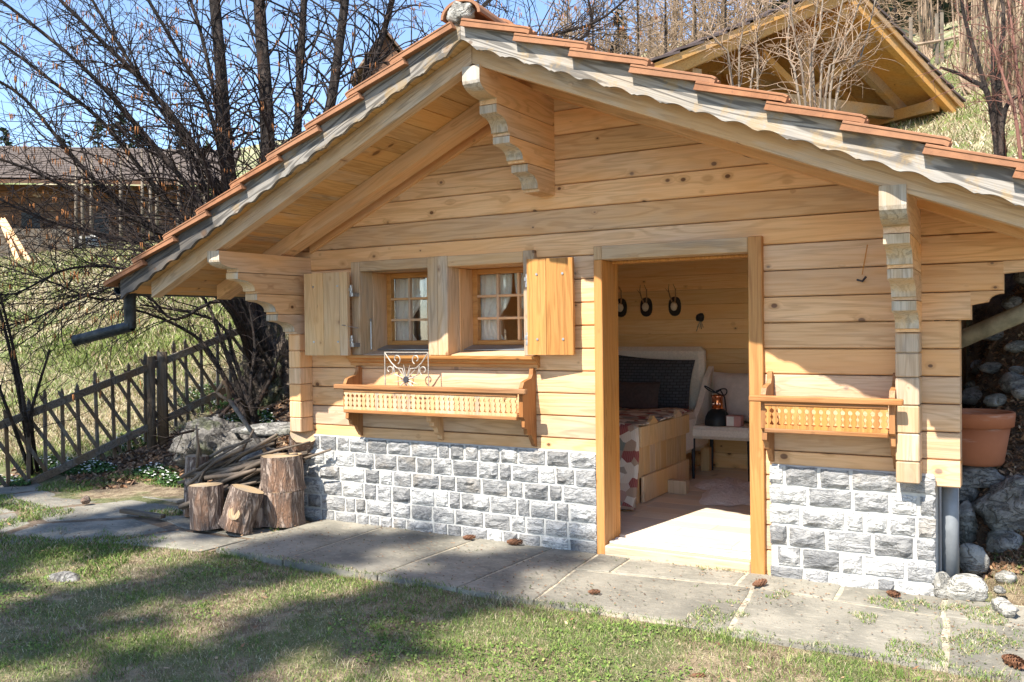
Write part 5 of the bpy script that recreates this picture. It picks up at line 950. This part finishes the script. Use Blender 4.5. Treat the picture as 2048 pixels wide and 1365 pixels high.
for pp, D0, D1, r0, r1 in (([(500, 640), (468, 420), (452, 290), (440, 120), (420, -90)], 10.4, 10.8, .10, .06), ([(520, 640), (535, 400), (533, 220), (522, 60), (512, -100)], 10.6, 11.2, .11, .065), ([(535, 640), (588, 330), (600, 150), (612, -80)], 11, 11.4, .07, .04), ([(545, 640), (648, 270), (680, 80), (700, -90)], 10.8, 11.5, .08, .05),
                           ([(550, 640), (700, 230), (760, 90), (800, -60)], 11.2, 12, .06, .03), ([(560, 640), (780, 210), (880, 110), (960, 20), (1040, -70)], 11, 12, .05, .02), ([(560, 640), (820, 230), (980, 120), (1090, 75), (1200, 40), (1290, -40)], 10.6, 11, .045, .01), ([(560, 640), (900, 220), (1080, 110), (1180, 60), (1160, -60)], 11.3, 11.6, .04, .012)): hs(pp, D0, D1, r0, r1)
for pp, D0, D1, r0, r1 in (([(470, 560), (400, 410), (290, 270), (150, 120), (-40, -30)], 9.8, 9.0, .055, .018), ([(480, 560), (410, 330), (300, 180), (190, 70), (60, -60)], 10.2, 9.4, .06, .02), ([(475, 560), (330, 400), (210, 250), (100, 160), (-60, 40)], 10.0, 9.2, .05, .014), ([(465, 570), (290, 450), (160, 330), (40, 190), (-80, 130)], 9.8, 9.0, .05, .014),
                           ([(460, 580), (330, 470), (180, 400), (60, 340), (-60, 300)], 9.7, 8.8, .045, .012), ([(455, 590), (340, 510), (210, 470), (90, 440), (-60, 370)], 9.5, 8.6, .04, .010), ([(480, 560), (430, 260), (360, 110), (260, -60)], 10.3, 9.8, .05, .02), ([(490, 560), (440, 250), (400, 60), (350, -80)], 10.8, 10.6, .05, .02), ([(470, 570), (380, 300), (250, 110), (150, -60)], 10.6, 10.2, .05, .018),
                           ([(450, 600), (330, 560), (230, 535), (130, 540), (20, 590), (-60, 560)], 9.3, 8.4, .028, .008), ([(450, 610), (300, 560), (180, 590), (60, 640), (-40, 660)], 9.0, 8.3, .024, .006), ([(455, 610), (350, 640), (290, 590), (200, 600), (90, 560), (-40, 520)], 9.4, 8.6, .026, .006)): hs(pp, D0, D1, r0 * 0.75, r1 * 0.8, 0.085, (0.5, 1.7))
tr.out('trunk', 'hazel', hz_); w.out('crown', 'twig', hz_); catkins('catkins', [p for p in w.tips], rr, 0.11, hz_)
# mossy base of the hazel
V = ICO4[0].copy(); V = V * (1 + 0.35 * vnoise(V * 2.6 * np.array([1, 1, .5]), 4)[:, None] + 0.22 * vnoise(V * 7, 5)[:, None] + 0.1 * vnoise(V * 16, 6)[:, None]) * np.array([0.30, 0.30, 0.62]) + HB + np.array([0, 0, 0.15]); mesh('stump_base', V, ICO4[1], M['mossbark'], hz_)
def shrub(name, label, base, stems, mat, twigmat, rr, group=None, cat='shrub', every=0.14, Lr=(0.2, 0.6), lvl=1, frac=0.0, r=(0.02, 0.006)):
    t = thing(name, label, cat, tuple(base), group); a = Wood_(); b = Wood_()
    for pts in stems:
        P = smooth_path([base + np.array([rr.uniform(-.1, .1), rr.uniform(-.1, .1), 0])] + list(pts), 10); a.add(P, np.linspace(r[0], r[1], len(P)), 6); L = np.sum(np.linalg.norm(np.diff(P, axis=0), axis=1)); k = int(L / every); n = len(P)
        for j in range(k):
            f = 0.2 + 0.8 * (j + rr.random()) / k; i = min(int(f * (n - 1)), n - 2); q = P[i] + (P[i + 1] - P[i]) * (f * (n - 1) - i); dd = P[i + 1] - P[i]; dd /= np.linalg.norm(dd); s = np.array([rr.gauss(0, 1), rr.gauss(0, 1), rr.gauss(0, 0.6)]); s -= dd * (s @ dd); s /= np.linalg.norm(s) + 1e-9; twig(b, q, dd * 0.8 + s * 0.8, rr.uniform(*Lr), 0.005, lvl, rr, np.array([0, 0, 0.4]), 3.5)
    a.out('stems', mat, t); b.out('twigs', twigmat, t)
    if frac: catkins('buds', b.tips, rr, frac, t, (0.012, 0.03))
    return t
b0 = at(1655, 330, 8.6); b0[2] = gz(b0[0], b0[1]) - 0.05
shrub('bare_shrub', 'bare pale-stemmed shrub rising behind the right roof slope', b0, [[at(1640, 200, 8.7), at(1665, 90, 8.9), at(1700, -60, 9.1)], [at(1620, 200, 8.6), at(1640, 60, 8.8), at(1650, -60, 9)], [at(1610, 200, 8.5), at(1590, 80, 8.6), at(1570, -60, 8.7)], [at(1600, 210, 8.6), at(1575, 100, 8.8), at(1590, -60, 9)], [at(1660, 190, 8.7), at(1700, 60, 9), at(1740, -50, 9.2)], [at(1650, 200, 8.5), at(1690, 120, 8.5), at(1725, 60, 8.6)], [at(1670, 210, 8.9), at(1720, 120, 9.2), at(1760, -40, 9.4)], [at(1630, 210, 8.9), at(1625, 110, 9.2), at(1640, -40, 9.4)]], 'palestem', 'paletwig', rr, r=(0.016, 0.006))
b0 = at(1490, 330, 9.2); b0[2] = gz(b0[0], b0[1]) - 0.05
shrub('bare_shrub', 'few thin straight pale stems in front of the shed, left of the bigger shrub', b0, [[at(1478, 170, 9.2), at(1485, 60, 9.3), at(1492, -60, 9.5)], [at(1465, 170, 9.2), at(1430, 80, 9.2), at(1368, -30, 9.3)], [at(1515, 180, 9.3), at(1512, 90, 9.4), at(1520, 40, 9.4)], [at(1500, 190, 9.3), at(1520, 150, 9.4), at(1535, 120, 9.4)]], 'palestem', 'paletwig', rr, r=(0.014, 0.006))
b0 = at(2015, 330, 8.0); b0[2] = gz(b0[0], b0[1]) - 0.05
shrub('bare_shrub', 'dark forked shrub on the slope at the right edge', b0, [[at(2000, 230, 8), at(1998, 130, 8.1), at(2008, 30, 8.2), at(1990, -60, 8.3)], [at(1990, 200, 8), at(1985, 100, 8.1), at(1960, -50, 8.2)], [at(2005, 240, 7.9), at(2050, 190, 8)], [at(1985, 220, 8), at(1940, 160, 8.1), at(1880, 135, 8.2)], [at(1990, 260, 8), at(1960, 140, 8.1), at(1930, 40, 8.2), at(1915, -50, 8.3)]], 'hazel', 'redtwig', rr, r=(0.035, 0.012), frac=0.0)
b0 = at(2060, 330, 7.6); b0[2] = gz(b0[0], b0[1]) - 0.05
shrub('bare_shrub', 'reddish whippy shrub cut by the right edge', b0, [[at(2040, 200, 7.7), at(2030, 100, 7.8), at(2010, -40, 8)], [at(2050, 200, 7.6), at(2055, 80, 7.7), at(2040, -60, 7.9)], [at(2035, 260, 7.6), at(2015, 180, 7.7), at(1985, 90, 7.8)]], 'redtwig', 'redtwig', rr, r=(0.02, 0.008))
for k, (x0, x1, yb, D, n, lab) in enumerate(((1985, 2060, 150, 13.0, 46, 'dense clump of upright dry stems on the slope at the right edge'), (1835, 1872, 95, 19.5, 16, 'slim clump of dry stems right of the shed roof'), (1905, 1985, 110, 16.0, 24, 'loose row of dry stems below the dark wood at top right'))):
    b0 = at((x0 + x1) / 2, yb, D); b0[2] = gz(b0[0], b0[1]) - 0.1; st = []
    for j in range(n): px = rr.uniform(x0, x1); st.append([b0 + (at(px, yb, D) - b0) * 0.8 * np.array([1, 1, 0]) + Z1 * 0.4 , at(px + rr.uniform(-15, 15), yb - 110, D + rr.uniform(-.5, .5)), at(px + rr.uniform(-35, 35), yb - 260, D + rr.uniform(-.7, .7))])
    shrub('dry_stem_clump', lab, b0, st, 'paletwig', 'larch', rr, 'clumps of dry stems on the slope', every=0.5, Lr=(0.3, 0.7), r=(0.022, 0.010))
# small arching bare shrub by the fence, left edge
b0 = onz(55, 950, 0.0); shrub('bare_shrub', 'thin dark shrub growing through the fence at the left edge', b0, [[at(40, 800, 8.6), at(10, 660, 8.5), at(-20, 560, 8.5)], [at(50, 820, 8.6), at(25, 690, 8.6), at(0, 590, 8.5)], [at(62, 840, 8.7), at(75, 780, 8.7), at(100, 700, 8.7)], [at(30, 860, 8.5), at(0, 780, 8.4), at(-30, 700, 8.4)]], 'hazel', 'twig', rr, r=(0.022, 0.010))
b0 = at(505, 850, 9.6); shrub('bare_shrub', 'bare brambly shrub between fence and chalet corner', b0, [[at(440, 740, 9.6), at(400, 680, 9.6), at(330, 640, 9.4), at(270, 620, 9.3)], [at(450, 700, 9.6), at(410, 600, 9.6), at(360, 560, 9.5)], [at(470, 720, 9.7), at(430, 640, 9.7), at(280, 610, 9.5)], [at(540, 760, 9.8), at(560, 700, 9.8)], [at(480, 800, 9.2), at(420, 850, 8.8), at(350, 870, 8.4)], [at(500, 780, 9.4), at(510, 700, 9.5), at(500, 620, 9.6)]], 'hazel', 'twig', rr, r=(0.03, 0.010), every=0.08, Lr=(0.2, 0.7))
# ------------------------------------------------------------------ conifers and far wood
def spruce(name, label, loc, h, R0, seed, group=None, n=1.0, tint=(0.030, 0.046, 0.022), parent=None, clump=0.14, pw=0.85, per=2, wd0=0.25):
    rs = np.random.default_rng(seed); t = thing(name, label, 'tree', loc, group); base = np.array(loc); mesh('trunk', *tube([base - Z1 * 0.2, base + Z1 * h * 0.5, base + Z1 * h], [0.018 * h, 0.012 * h, 0.02], 7), M['hazel'], t)
    V = []; C_ = []; nb = int(h * 11 * n)
    for k in range(nb):
        f = (k + rs.random()) / nb; z = h * (0.10 + 0.89 * f); L = R0 * (1 - f) ** pw * rs.uniform(0.65, 1.1) + 0.1; a = rs.uniform(0, 2 * math.pi); d = np.array([math.cos(a), math.sin(a), 0]); sd = np.array([-d[1], d[0], 0]); m_ = max(3, int(L / clump))
        for j in range(m_):
            s = L * (j + 0.5) / m_; p = base + Z1 * (z - 0.22 * s - 0.05 * s * s + 0.25 * s * (f > 0.8)) + d * s
            for q in range(per):
                u = d * rs.normal(0.5, 0.5) + sd * rs.normal(0, 0.9) + Z1 * rs.normal(-0.25, 0.35); u /= np.linalg.norm(u); v2 = np.cross(u, Z1 + 0.3 * rs.normal(size=3)); v2 /= np.linalg.norm(v2) + 1e-9; ln = clump * rs.uniform(1.3, 2.4); wd = clump * rs.uniform(wd0, wd0 * 2)
                V += [p - v2 * wd, p + v2 * wd, p + u * ln]; c = np.array(tint) * rs.uniform(0.55, 1.5); C_ += [c, c, c * 1.25]
    V = np.array(V); bulk('crown', V, np.arange(len(V)).reshape(-1, 3), M['needle'], t, col=np.array(C_)); return t
GC = 'conifers on the skyline behind the left chalet'
for k, (px, pt, D, h, lab) in enumerate(((195, 235, 62, 9, 'slim spruce above the dark chalet roof, left of the pair'), (240, 222, 60, 10, 'taller spruce of the skyline pair left of the hazel'), (275, 245, 58, 9, 'bushy spruce just right of the tall skyline spruce'), (360, 250, 55, 9, 'spruce on the skyline nearest the hazel trunk'), (130, 268, 64, 7, 'small spruce over the dark roof ridge'), (12, 255, 60, 8, 'spruce at the left edge of the picture'), (415, 290, 45, 7, 'dark spruce showing between the hazel stems'), (320, 300, 48, 6, 'low spruce between the white poles'))):
    p = at(px, pt, D); spruce('spruce_tree', lab, (p[0], p[1], p[2] - h), h, h * 0.22, 100 + k, GC, 0.9, clump=0.30)
for k, (px, pt, D, h, lab) in enumerate(((340, 300, 36, 6.0, 'broad olive green conifer behind the white poles'), (400, 330, 33, 5.0, 'low olive conifer just left of the roof edge'), (450, 340, 40, 6.0, 'olive conifer behind the hazel trunks'))):
    p = at(px, pt, D); spruce('green_conifer', lab, (p[0], p[1], p[2] - h), h, h * 0.40, 130 + k, 'olive conifers on the left hillside', 1.0, (0.075, 0.078, 0.026), clump=0.22)
for k, (px, pt, D, h, lab) in enumerate(((1235, 15, 45, 12, 'brownish spruce behind the bare wood over the ridge'), (1880, -60, 30, 10, 'dark spruce at the top right behind the slope fence'), (1945, -70, 31, 10, 'dark spruce right of the slope fence'), (1570, -60, 38, 11, 'spruce behind the shed ridge'), (1790, -90, 34, 11, 'spruce just right of the shed roof top'), (2030, -80, 33, 11, 'spruce at the far top right corner'))):
    p = at(px, pt, D); spruce('dark_spruce', lab, (p[0], p[1], p[2] - h), h, h * 0.24, 150 + k, 'spruces of the wood above the slope', 0.9, (0.026, 0.036, 0.022), clump=0.26)
for k, (px, pt, D, h) in enumerate(((1130, 40, 40, 9), (1185, 10, 36, 9), (1275, -20, 34, 9), (1330, -40, 30, 9), (1390, -30, 28, 9), (1450, -50, 30, 9), (1520, -60, 33, 9), (1790, -60, 28, 8), (1300, 30, 40, 8))):
    p = at(px, pt, D); base = p - Z1 * h; t = thing('larch_tree', ['bare larch leftmost of the brown wood right of the ridge', 'second bare larch from the ridge in the brown wood', 'bare larch left of the thin pale stems', 'tall bare larch over the shed eave', 'bare larch above the shed eave, leaning over the roof', 'bare larch behind the thin pale stems', 'bare larch behind the shed ridge', 'bare larch right of the shed ridge', 'small bare larch far behind the others in the brown wood'][k], 'tree', tuple(base), 'bare larches of the brown wood'); a = Wood_(); b = Wood_(); a.add([base, base + Z1 * h * .5, base + Z1 * h], [0.12, 0.08, 0.02], 6)
    for j in range(150): f = rr.uniform(0.12, 1); an = rr.uniform(0, 6.28); twig(b, base + Z1 * h * f, np.array([math.cos(an), math.sin(an), rr.uniform(-.1, .5)]), h * 0.26 * (1.1 - 0.75 * f), 0.016, 2, rr, np.array([0, 0, 0.3]), 2.3)
    a.out('trunk', 'hazel', t); b.out('crown', 'larch' if k % 3 else 'paletwig', t)
for k in range(15):                                           # white slim poles and young stems on the left hillside
    px = 150 + k * 18.5 + rr.uniform(-6, 6); D = rr.uniform(22, 31); py0 = 430 + rr.uniform(-20, 60); top = at(px + rr.uniform(-4, 4), rr.uniform(285, 330), D); bt = at(px, py0, D); bt[2] = min(bt[2], gz(bt[0], bt[1])) - 0.05
    o = mesh('pale_stake', *tube([bt, bt * .5 + top * .5 + np.array([rr.gauss(0, .03), 0, 0]), top], [0.055, 0.045, 0.03], 6), M['palestem'], None, smooth=True); tag(o, 'slim pale upright stem on the left hillside behind the branches', 'stem', 'pale upright stems on the left hillside')
w = Wood_()
for k in range(1500):                                         # brown leafless wood that closes the view over the ridge
    px = rr.uniform(1060, 2080); D = rr.uniform(42, 60); p = at(px, 0, D); z0 = gz(p[0], p[1]); h = rr.uniform(5, 9.5); b = np.array([p[0], p[1], z0]); q = b + np.array([rr.gauss(0, .6), rr.gauss(0, .6), h]); w.add([b, b * .5 + q * .5 + np.array([rr.gauss(0, .15), 0, 0]), q], [0.07, 0.05, 0.015], 3)
    for j in range(9): f = rr.uniform(0.25, 1); an = rr.uniform(0, 6.28); c = b + (q - b) * f; L = rr.uniform(0.6, 1.8); e = c + np.array([math.cos(an) * L, math.sin(an) * L, rr.uniform(0.2, 1.2)]); w.add([c, e], [0.025, 0.012], 3)
tag(w.out('far_wood', 'larch', None), 'brown leafless wood on the upper slope behind the shed', 'wood', kind='stuff')
# spruces across the lawn, behind the viewer: they throw the dappled shade
for k, (x, y, h, R0, lab) in enumerate(((-7.9, -12.6, 17.0, 1.9, 'tall spruce behind the viewer, second from the left of four'), (-5.0, -13.8, 17.3, 0.95, 'slender spruce behind the viewer, rightmost of four'), (-10.4, -12.2, 18.0, 2.4, 'tall spruce behind the viewer, leftmost of four'), (-6.5, -15.3, 19.2, 1.1, 'slender spruce behind the viewer, third from the left of four'))): spruce('tall_spruce', lab, (x, y, -0.1), h, R0, 170 + k, 'spruces across the lawn', 0.50, clump=0.22, pw=0.45, per=6, wd0=0.36)
# ------------------------------------------------------------------ grass, litter, flowers
def in_view(P, mg=40):
    q = P - CAM; z = q @ FWD; px = 1024 + FPX * (q @ RIGHT) / np.maximum(z, 1e-6); py = 682.5 - FPX * (q @ UP) / np.maximum(z, 1e-6); return (z > 0.3) & (px > -mg * 3) & (px < 2048 + mg * 3) & (py < 1365 + mg * 2) & (py > -200)
def blades(name, P, H, Wd, C_, label, lean=0.6, parent=None):
    n = len(P); a = rng.uniform(0, 2 * math.pi, n); d = np.c_[np.cos(a), np.sin(a), np.zeros(n)]; b = rng.uniform(0, 2 * math.pi, n); ld = np.c_[np.cos(b), np.sin(b), np.zeros(n)] * (rng.uniform(0.15, 1.0, n) * lean * 2)[:, None]; up = np.array([0, 0, 1.0])
    p0 = P - d * Wd[:, None] / 2; p1 = P + d * Wd[:, None] / 2; mid = P + up * (H * 0.6)[:, None] + ld * (H * 0.35)[:, None]; p2 = mid + d * Wd[:, None] * 0.35; p3 = mid - d * Wd[:, None] * 0.35; p4 = P + up * (H * 0.92)[:, None] + ld * H[:, None]
    V = np.stack([p0, p1, p2, p3, p4], 1).reshape(-1, 3); k = np.arange(n)[:, None] * 5; T = np.concatenate([k + np.array([[0, 1, 2]]), k + np.array([[0, 2, 3]]), k + np.array([[3, 2, 4]])]); col = np.repeat(C_, 5, axis=0); o = bulk(name, V, T, M['blade'], parent, col=col)
    if label: tag(o, label, 'grass', kind='stuff')
    return o
def scatter(n, x0, x1, y0, y1): x = rng.uniform(x0, x1, n); y = rng.uniform(y0, y1, n); return x, y
def pick(n, cols, w): return np.array(cols)[rng.choice(len(cols), n, p=np.array(w) / sum(w))] * rng.uniform(0.7, 1.3, (n, 1))
GREENS = [(0.085, 0.15, 0.026), (0.14, 0.21, 0.042), (0.23, 0.28, 0.075)]; STRAW = [(0.50, 0.43, 0.28), (0.38, 0.30, 0.18), (0.24, 0.17, 0.10)]
x, y = scatter(620000, -8.5, 1.2, -3.9, 0.9); edge = -1.055 - np.where(x < -4.75, np.interp(x, [-8.5, -6.4, -5.6, -4.75], [0.75, 0.65, 0.2, 0.03]), 0.0)
right = (x > -0.46) & (y > -1.12); ok = (y < edge + 0.03 * vnoise(np.c_[x, y, 0 * x] * 6, 8)) | (right & (rng.random(len(x)) < 0.30 * (0.5 + 0.5 * vnoise(np.c_[x, y, 0 * x] * 3, 2)) + 0.1 * (y > 0.1)) & (y < 0.8))
g = 0.5 + 0.5 * vnoise(np.c_[x * 1.6, y * 1.6, 0 * x], 12) + 0.25 * vnoise(np.c_[x * 5, y * 5, 0 * x], 13)
ok &= rng.random(len(x)) < (0.22 + 0.78 * np.clip(g, 0, 1)); x, y, g = x[ok], y[ok], g[ok]; P = np.c_[x, y, ground_z(x, y)]; P[:, 2] = np.where((P[:, 0] > -4.7) & (P[:, 1] > -1.1) & (P[:, 1] < 0), 0.0, P[:, 2]); v = in_view(P); P, g = P[v], g[v]; n = len(P)
isg = rng.random(n) < np.clip(0.16 + 0.85 * (g - 0.22), 0.12, 0.85); C_ = np.where(isg[:, None], pick(n, GREENS, (3, 4, 2)), pick(n, STRAW, (3, 4, 4))); dist = np.linalg.norm(P - CAM, axis=1)
blades('lawn_grass', P, np.where(isg, rng.uniform(0.008, 0.030, n), rng.uniform(0.006, 0.024, n)), np.where(isg, rng.uniform(0.0016, 0.0036, n), rng.uniform(0.0012, 0.0024, n)) * np.clip(dist / 4, 0.8, 1.6), C_, 'short patchy green and straw-coloured lawn in front of the terrace', 0.8)
x, y = scatter(60000, -7.5, 1.0, -3.6, -1.08); k = (vnoise(np.c_[x, y, 0 * x] * 2.1, 31) + 0.5 * vnoise(np.c_[x, y, 0 * x] * 7, 32)) > 0.28; x, y = x[k], y[k]; k = y < -1.10 - np.where(x < -4.75, 0.4, 0.0); x, y = x[k], y[k]
P = np.c_[x, y, ground_z(x, y) + 0.010]; P = P[in_view(P)]; n = len(P); b = rng.uniform(0, 6.28, n); u = np.c_[np.cos(b), np.sin(b), rng.normal(0.2, .35, n)]; w_ = np.c_[-np.sin(b), np.cos(b), rng.normal(0, .35, n)]; s = rng.uniform(0.004, 0.010, n)[:, None]
V = np.stack([P - u * s, P - w_ * s * .7, P + u * s, P + w_ * s * .7], 1).reshape(-1, 3); tag(bulk('lawn_weeds', V, np.arange(4 * n).reshape(-1, 4), M['litter'], None, col=np.repeat(pick(n, GREENS, (3, 4, 2)), 4, axis=0)), 'small clover-like weed leaves in the lawn', 'weeds', kind='stuff')
# longer tufts: along the paving edge, round the stones, here and there in the lawn
cl = [(rng.uniform(-4.7, 0.1), -1.10 + rng.uniform(-0.06, 0.03)) for _ in range(60)] + [(rng.uniform(-6.5, 0.2), rng.uniform(-3.2, -1.2)) for _ in range(110)] + [(rng.uniform(-0.45, 0.25), rng.uniform(-0.4, 1.0)) for _ in range(70)] + [(rng.uniform(-8.6, -5.0), rng.uniform(-2.2, -0.9)) for _ in range(50)]
xs_ = []; ys_ = []; hs2 = []; cs = []
for cx0, cy0 in cl:
    m0 = int(rng.integers(14, 45)); s0 = rng.uniform(0.012, 0.045); xs_ += list(cx0 + rng.normal(0, s0, m0)); ys_ += list(cy0 + rng.normal(0, s0, m0)); hs2 += list(rng.uniform(0.02, 0.065, m0) * rng.uniform(0.6, 1.1)); dry = (cy0 > -0.4 and rng.random() < 0.75) or rng.random() < 0.3; cs.append(pick(m0, STRAW if dry else GREENS, (3, 3, 2)))
P = np.c_[xs_, ys_, ground_z(xs_, ys_)]; n = len(P); blades('lawn_tufts', P, np.array(hs2), rng.uniform(0.0016, 0.0035, n), np.concatenate(cs), 'longer grass tufts along the paving edge and round the stones', 0.7)
x, y = scatter(420, -7.5, 0.2, -3.3, -1.1); leaves_lawn = (x, y)
# hillside grass
parts = []
for n0, x0, x1, y0, y1, hs_, ws_ in ((130000, -13, -5.6, 0.2, 9, (0.03, 0.10), (0.005, 0.012)), (90000, -26, -10, 2.5, 17, (0.06, 0.16), (0.010, 0.025)), (26000, -2.6, 1.2, 4.2, 18, (0.05, 0.14), (0.008, 0.02))):
    x, y = scatter(n0, x0, x1, y0, y1); keep = hill_mask(x, y) > 0.4; x, y = x[keep], y[keep]; P = np.c_[x, y, ground_z(x, y)]; P = P[in_view(P)]; gg = 0.5 + 0.6 * vnoise(P * 0.7, 15) + 0.25 * vnoise(P * 3, 16); n = len(P); isg = rng.random(n) < np.clip(gg - 0.12, 0.08, 0.80); c = np.where(isg[:, None], pick(n, [(0.12, 0.17, 0.035), (0.19, 0.24, 0.055), (0.25, 0.28, 0.09)], (3, 4, 2)), pick(n, [(0.50, 0.43, 0.29), (0.38, 0.30, 0.18), (0.24, 0.17, 0.10)], (4, 4, 2))); parts.append((P, rng.uniform(*hs_, n), rng.uniform(*ws_, n), c))
blades('hillside_grass', np.concatenate([p[0] for p in parts]), np.concatenate([p[1] for p in parts]), np.concatenate([p[2] for p in parts]), np.concatenate([p[3] for p in parts]), 'dry straw-coloured grass with green patches on the hillside', 0.9)
# dead leaves on the banks and a little on the paving
def leaves(name, x, y, size, cols, wts, label, z=None, tilt=0.5):
    P = np.c_[x, y, ground_z(x, y) if z is None else z]; P = P[in_view(P)]; n = len(P); a = rng.uniform(0, 6.28, n); u = np.c_[np.cos(a), np.sin(a), rng.normal(0, tilt, n)]; w_ = np.c_[-np.sin(a), np.cos(a), rng.normal(0, tilt, n)]; s = rng.uniform(*size, n)[:, None]; P[:, 2] += 0.004 + s[:, 0] * tilt * 0.5
    V = np.stack([P - u * s, P - w_ * s * 0.5 - u * s * .1, P + u * s, P + w_ * s * 0.5 + u * s * .1], 1).reshape(-1, 3); o = bulk(name, V, np.arange(4 * n).reshape(-1, 4), M['litter'], None, col=np.repeat(pick(n, cols, wts), 4, axis=0)); return tag(o, label, 'leaves', kind='stuff')
BR = [(0.20, 0.105, 0.055), (0.30, 0.18, 0.10), (0.11, 0.065, 0.04), (0.38, 0.27, 0.17)]
x, y = scatter(42000, -9.6, -4.98, -0.6, 3.2); k = (bank_mask(x, y) > 0.55) & (rng.random(len(x)) < 0.6); leaves('leaf_litter', x[k], y[k], (0.010, 0.035), BR, (3, 3, 4, 1), 'brown dead leaves on the bank by the fence')
leaves('lawn_leaves', leaves_lawn[0], leaves_lawn[1], (0.006, 0.018), BR, (3, 3, 2, 3), 'scattered dead leaves on the lawn', z=ground_z(*leaves_lawn) + 0.012, tilt=0.25)
x, y = scatter(14000, -0.56, 0.5, 0.5, 3.6); leaves('leaf_litter', x, y, (0.008, 0.028), BR, (4, 3, 3, 1), 'reddish brown dead leaves between the rockery stones')
x, y = scatter(11000, -8.6, 0.3, -1.9, -0.01); k = (rng.random(len(x)) < 0.25 + 0.75 * (vnoise(np.c_[x, y, 0 * x] * 2.4, 19) > 0.05)) & (y > -1.08 - 0.8 * (x < -4.8)); leaves('needle_litter', x[k], y[k], (0.003, 0.011), BR + [(0.07, 0.09, 0.03)], (3, 3, 2, 1, 2), 'needles and bits of debris on the paving', z=np.full(k.sum(), 0.004), tilt=0.15)
# moss and weeds in the joints at the left
x, y = scatter(60000, -9.4, -4.8, -1.9, 0.6); k = vnoise(np.c_[x, y, 0 * x] * 2.6, 23) > 0.38; x, y = x[k], y[k]; P = np.c_[x, y, np.maximum(ground_z(x, y), -0.03)]; P = P[in_view(P)]; n = len(P); blades('path_weeds', P, rng.uniform(0.012, 0.045, n), rng.uniform(0.003, 0.008, n), pick(n, GREENS + STRAW[1:], (4, 3, 1, 1, 1)), 'tufts of grass and weeds between the path stones', 0.8)
x, y = scatter(26000, -1.9, 0.4, -1.08, -0.02); k = (vnoise(np.c_[x, y, 0 * x] * 4.2, 41) + 0.5 * vnoise(np.c_[x, y, 0 * x] * 11, 42)) > 0.50 - 0.18 * np.clip((x + 1.4) / 1.4, 0, 1) + 0.12 * (y > -0.3); x, y = x[k], y[k]; P = np.c_[x, y, np.full(len(x), 0.003)]; P = P[in_view(P)]; n = len(P); blades('paving_tufts', P, rng.uniform(0.006, 0.022, n), rng.uniform(0.002, 0.005, n), pick(n, GREENS + STRAW, (4, 4, 2, 2, 2, 1)), 'thin tufts of moss and grass creeping over the paving by the right corner', 0.9)
# white-flowering ground cover
GF = 'patches of white woodland flowers'
for (px, py, rx, ry, dens, lab) in ((150, 938, 0.62, 0.20, 1.0, 'long patch of white flowers at the fence foot'), (310, 950, 0.28, 0.15, 0.8, 'green patch of leaves between path stones and boulder'), (348, 968, 0.20, 0.10, 1.0, 'small flower patch left of the slim log'), (262, 885, 0.20, 0.25, 0.8, 'leafy patch against the lower fence rail'), (20, 975, 0.30, 0.12, 1.0, 'flower patch at the left edge by the fence'), (480, 855, 0.45, 0.28, 1.0, 'flower patch on the bank above the flat stone slab'), (420, 800, 0.5, 0.3, 0.7, 'leafy patch on the bank below the upper fence'), (545, 870, 0.22, 0.2, 0.8, 'leafy patch behind the stick heap near the chalet corner')):
    D = 9.0
    for _ in range(12):
        q = at(px, py, D); D += (q[2] - gz(q[0], q[1])) * 2.2; D = min(max(D, 6), 12.5)
    q = at(px, py, D); t = thing('flower_patch', lab, 'flowers', (q[0], q[1], gz(q[0], q[1])), GF); n = int(2600 * dens * rx * ry / 0.12); a = rng.uniform(0, 6.28, n); r = np.sqrt(rng.random(n)); x = q[0] + rx * r * np.cos(a); y = q[1] + ry * r * np.sin(a); P = np.c_[x, y, np.maximum(ground_z(x, y), -0.02) + rng.uniform(0.01, 0.07, n) * (1 - r * 0.5)]
    b = rng.uniform(0, 6.28, n); u = np.c_[np.cos(b), np.sin(b), rng.normal(0, .4, n)]; w_ = np.c_[-np.sin(b), np.cos(b), rng.normal(0, .4, n)]; s = rng.uniform(0.010, 0.024, n)[:, None]; V = np.stack([P - u * s, P - w_ * s * .6, P + u * s, P + w_ * s * .6], 1).reshape(-1, 3); tag(bulk('leaves', V, np.arange(4 * n).reshape(-1, 4), M['litter'], t, col=np.repeat(pick(n, [(0.035, 0.085, 0.022), (0.06, 0.13, 0.03), (0.10, 0.17, 0.05)], (3, 4, 1)), 4, axis=0)), kind='stuff')
    m_ = max(6, n // 18); P = P[:m_] + np.array([0, 0, 0.025]); b = rng.uniform(0, 6.28, m_); V = []; T = []
    for i in range(m_):
        k0 = len(V); V.append(P[i])
        for j in range(6): an = b[i] + j * math.pi / 3; V.append(P[i] + np.array([math.cos(an), math.sin(an), 0.25 + rng.normal(0, .2)]) * 0.013)
        T += [(k0, k0 + 1 + j, k0 + 1 + (j + 1) % 6) for j in range(6)]
    tag(bulk('blossoms', np.array(V), np.array(T), M['petal'], t), kind='stuff')
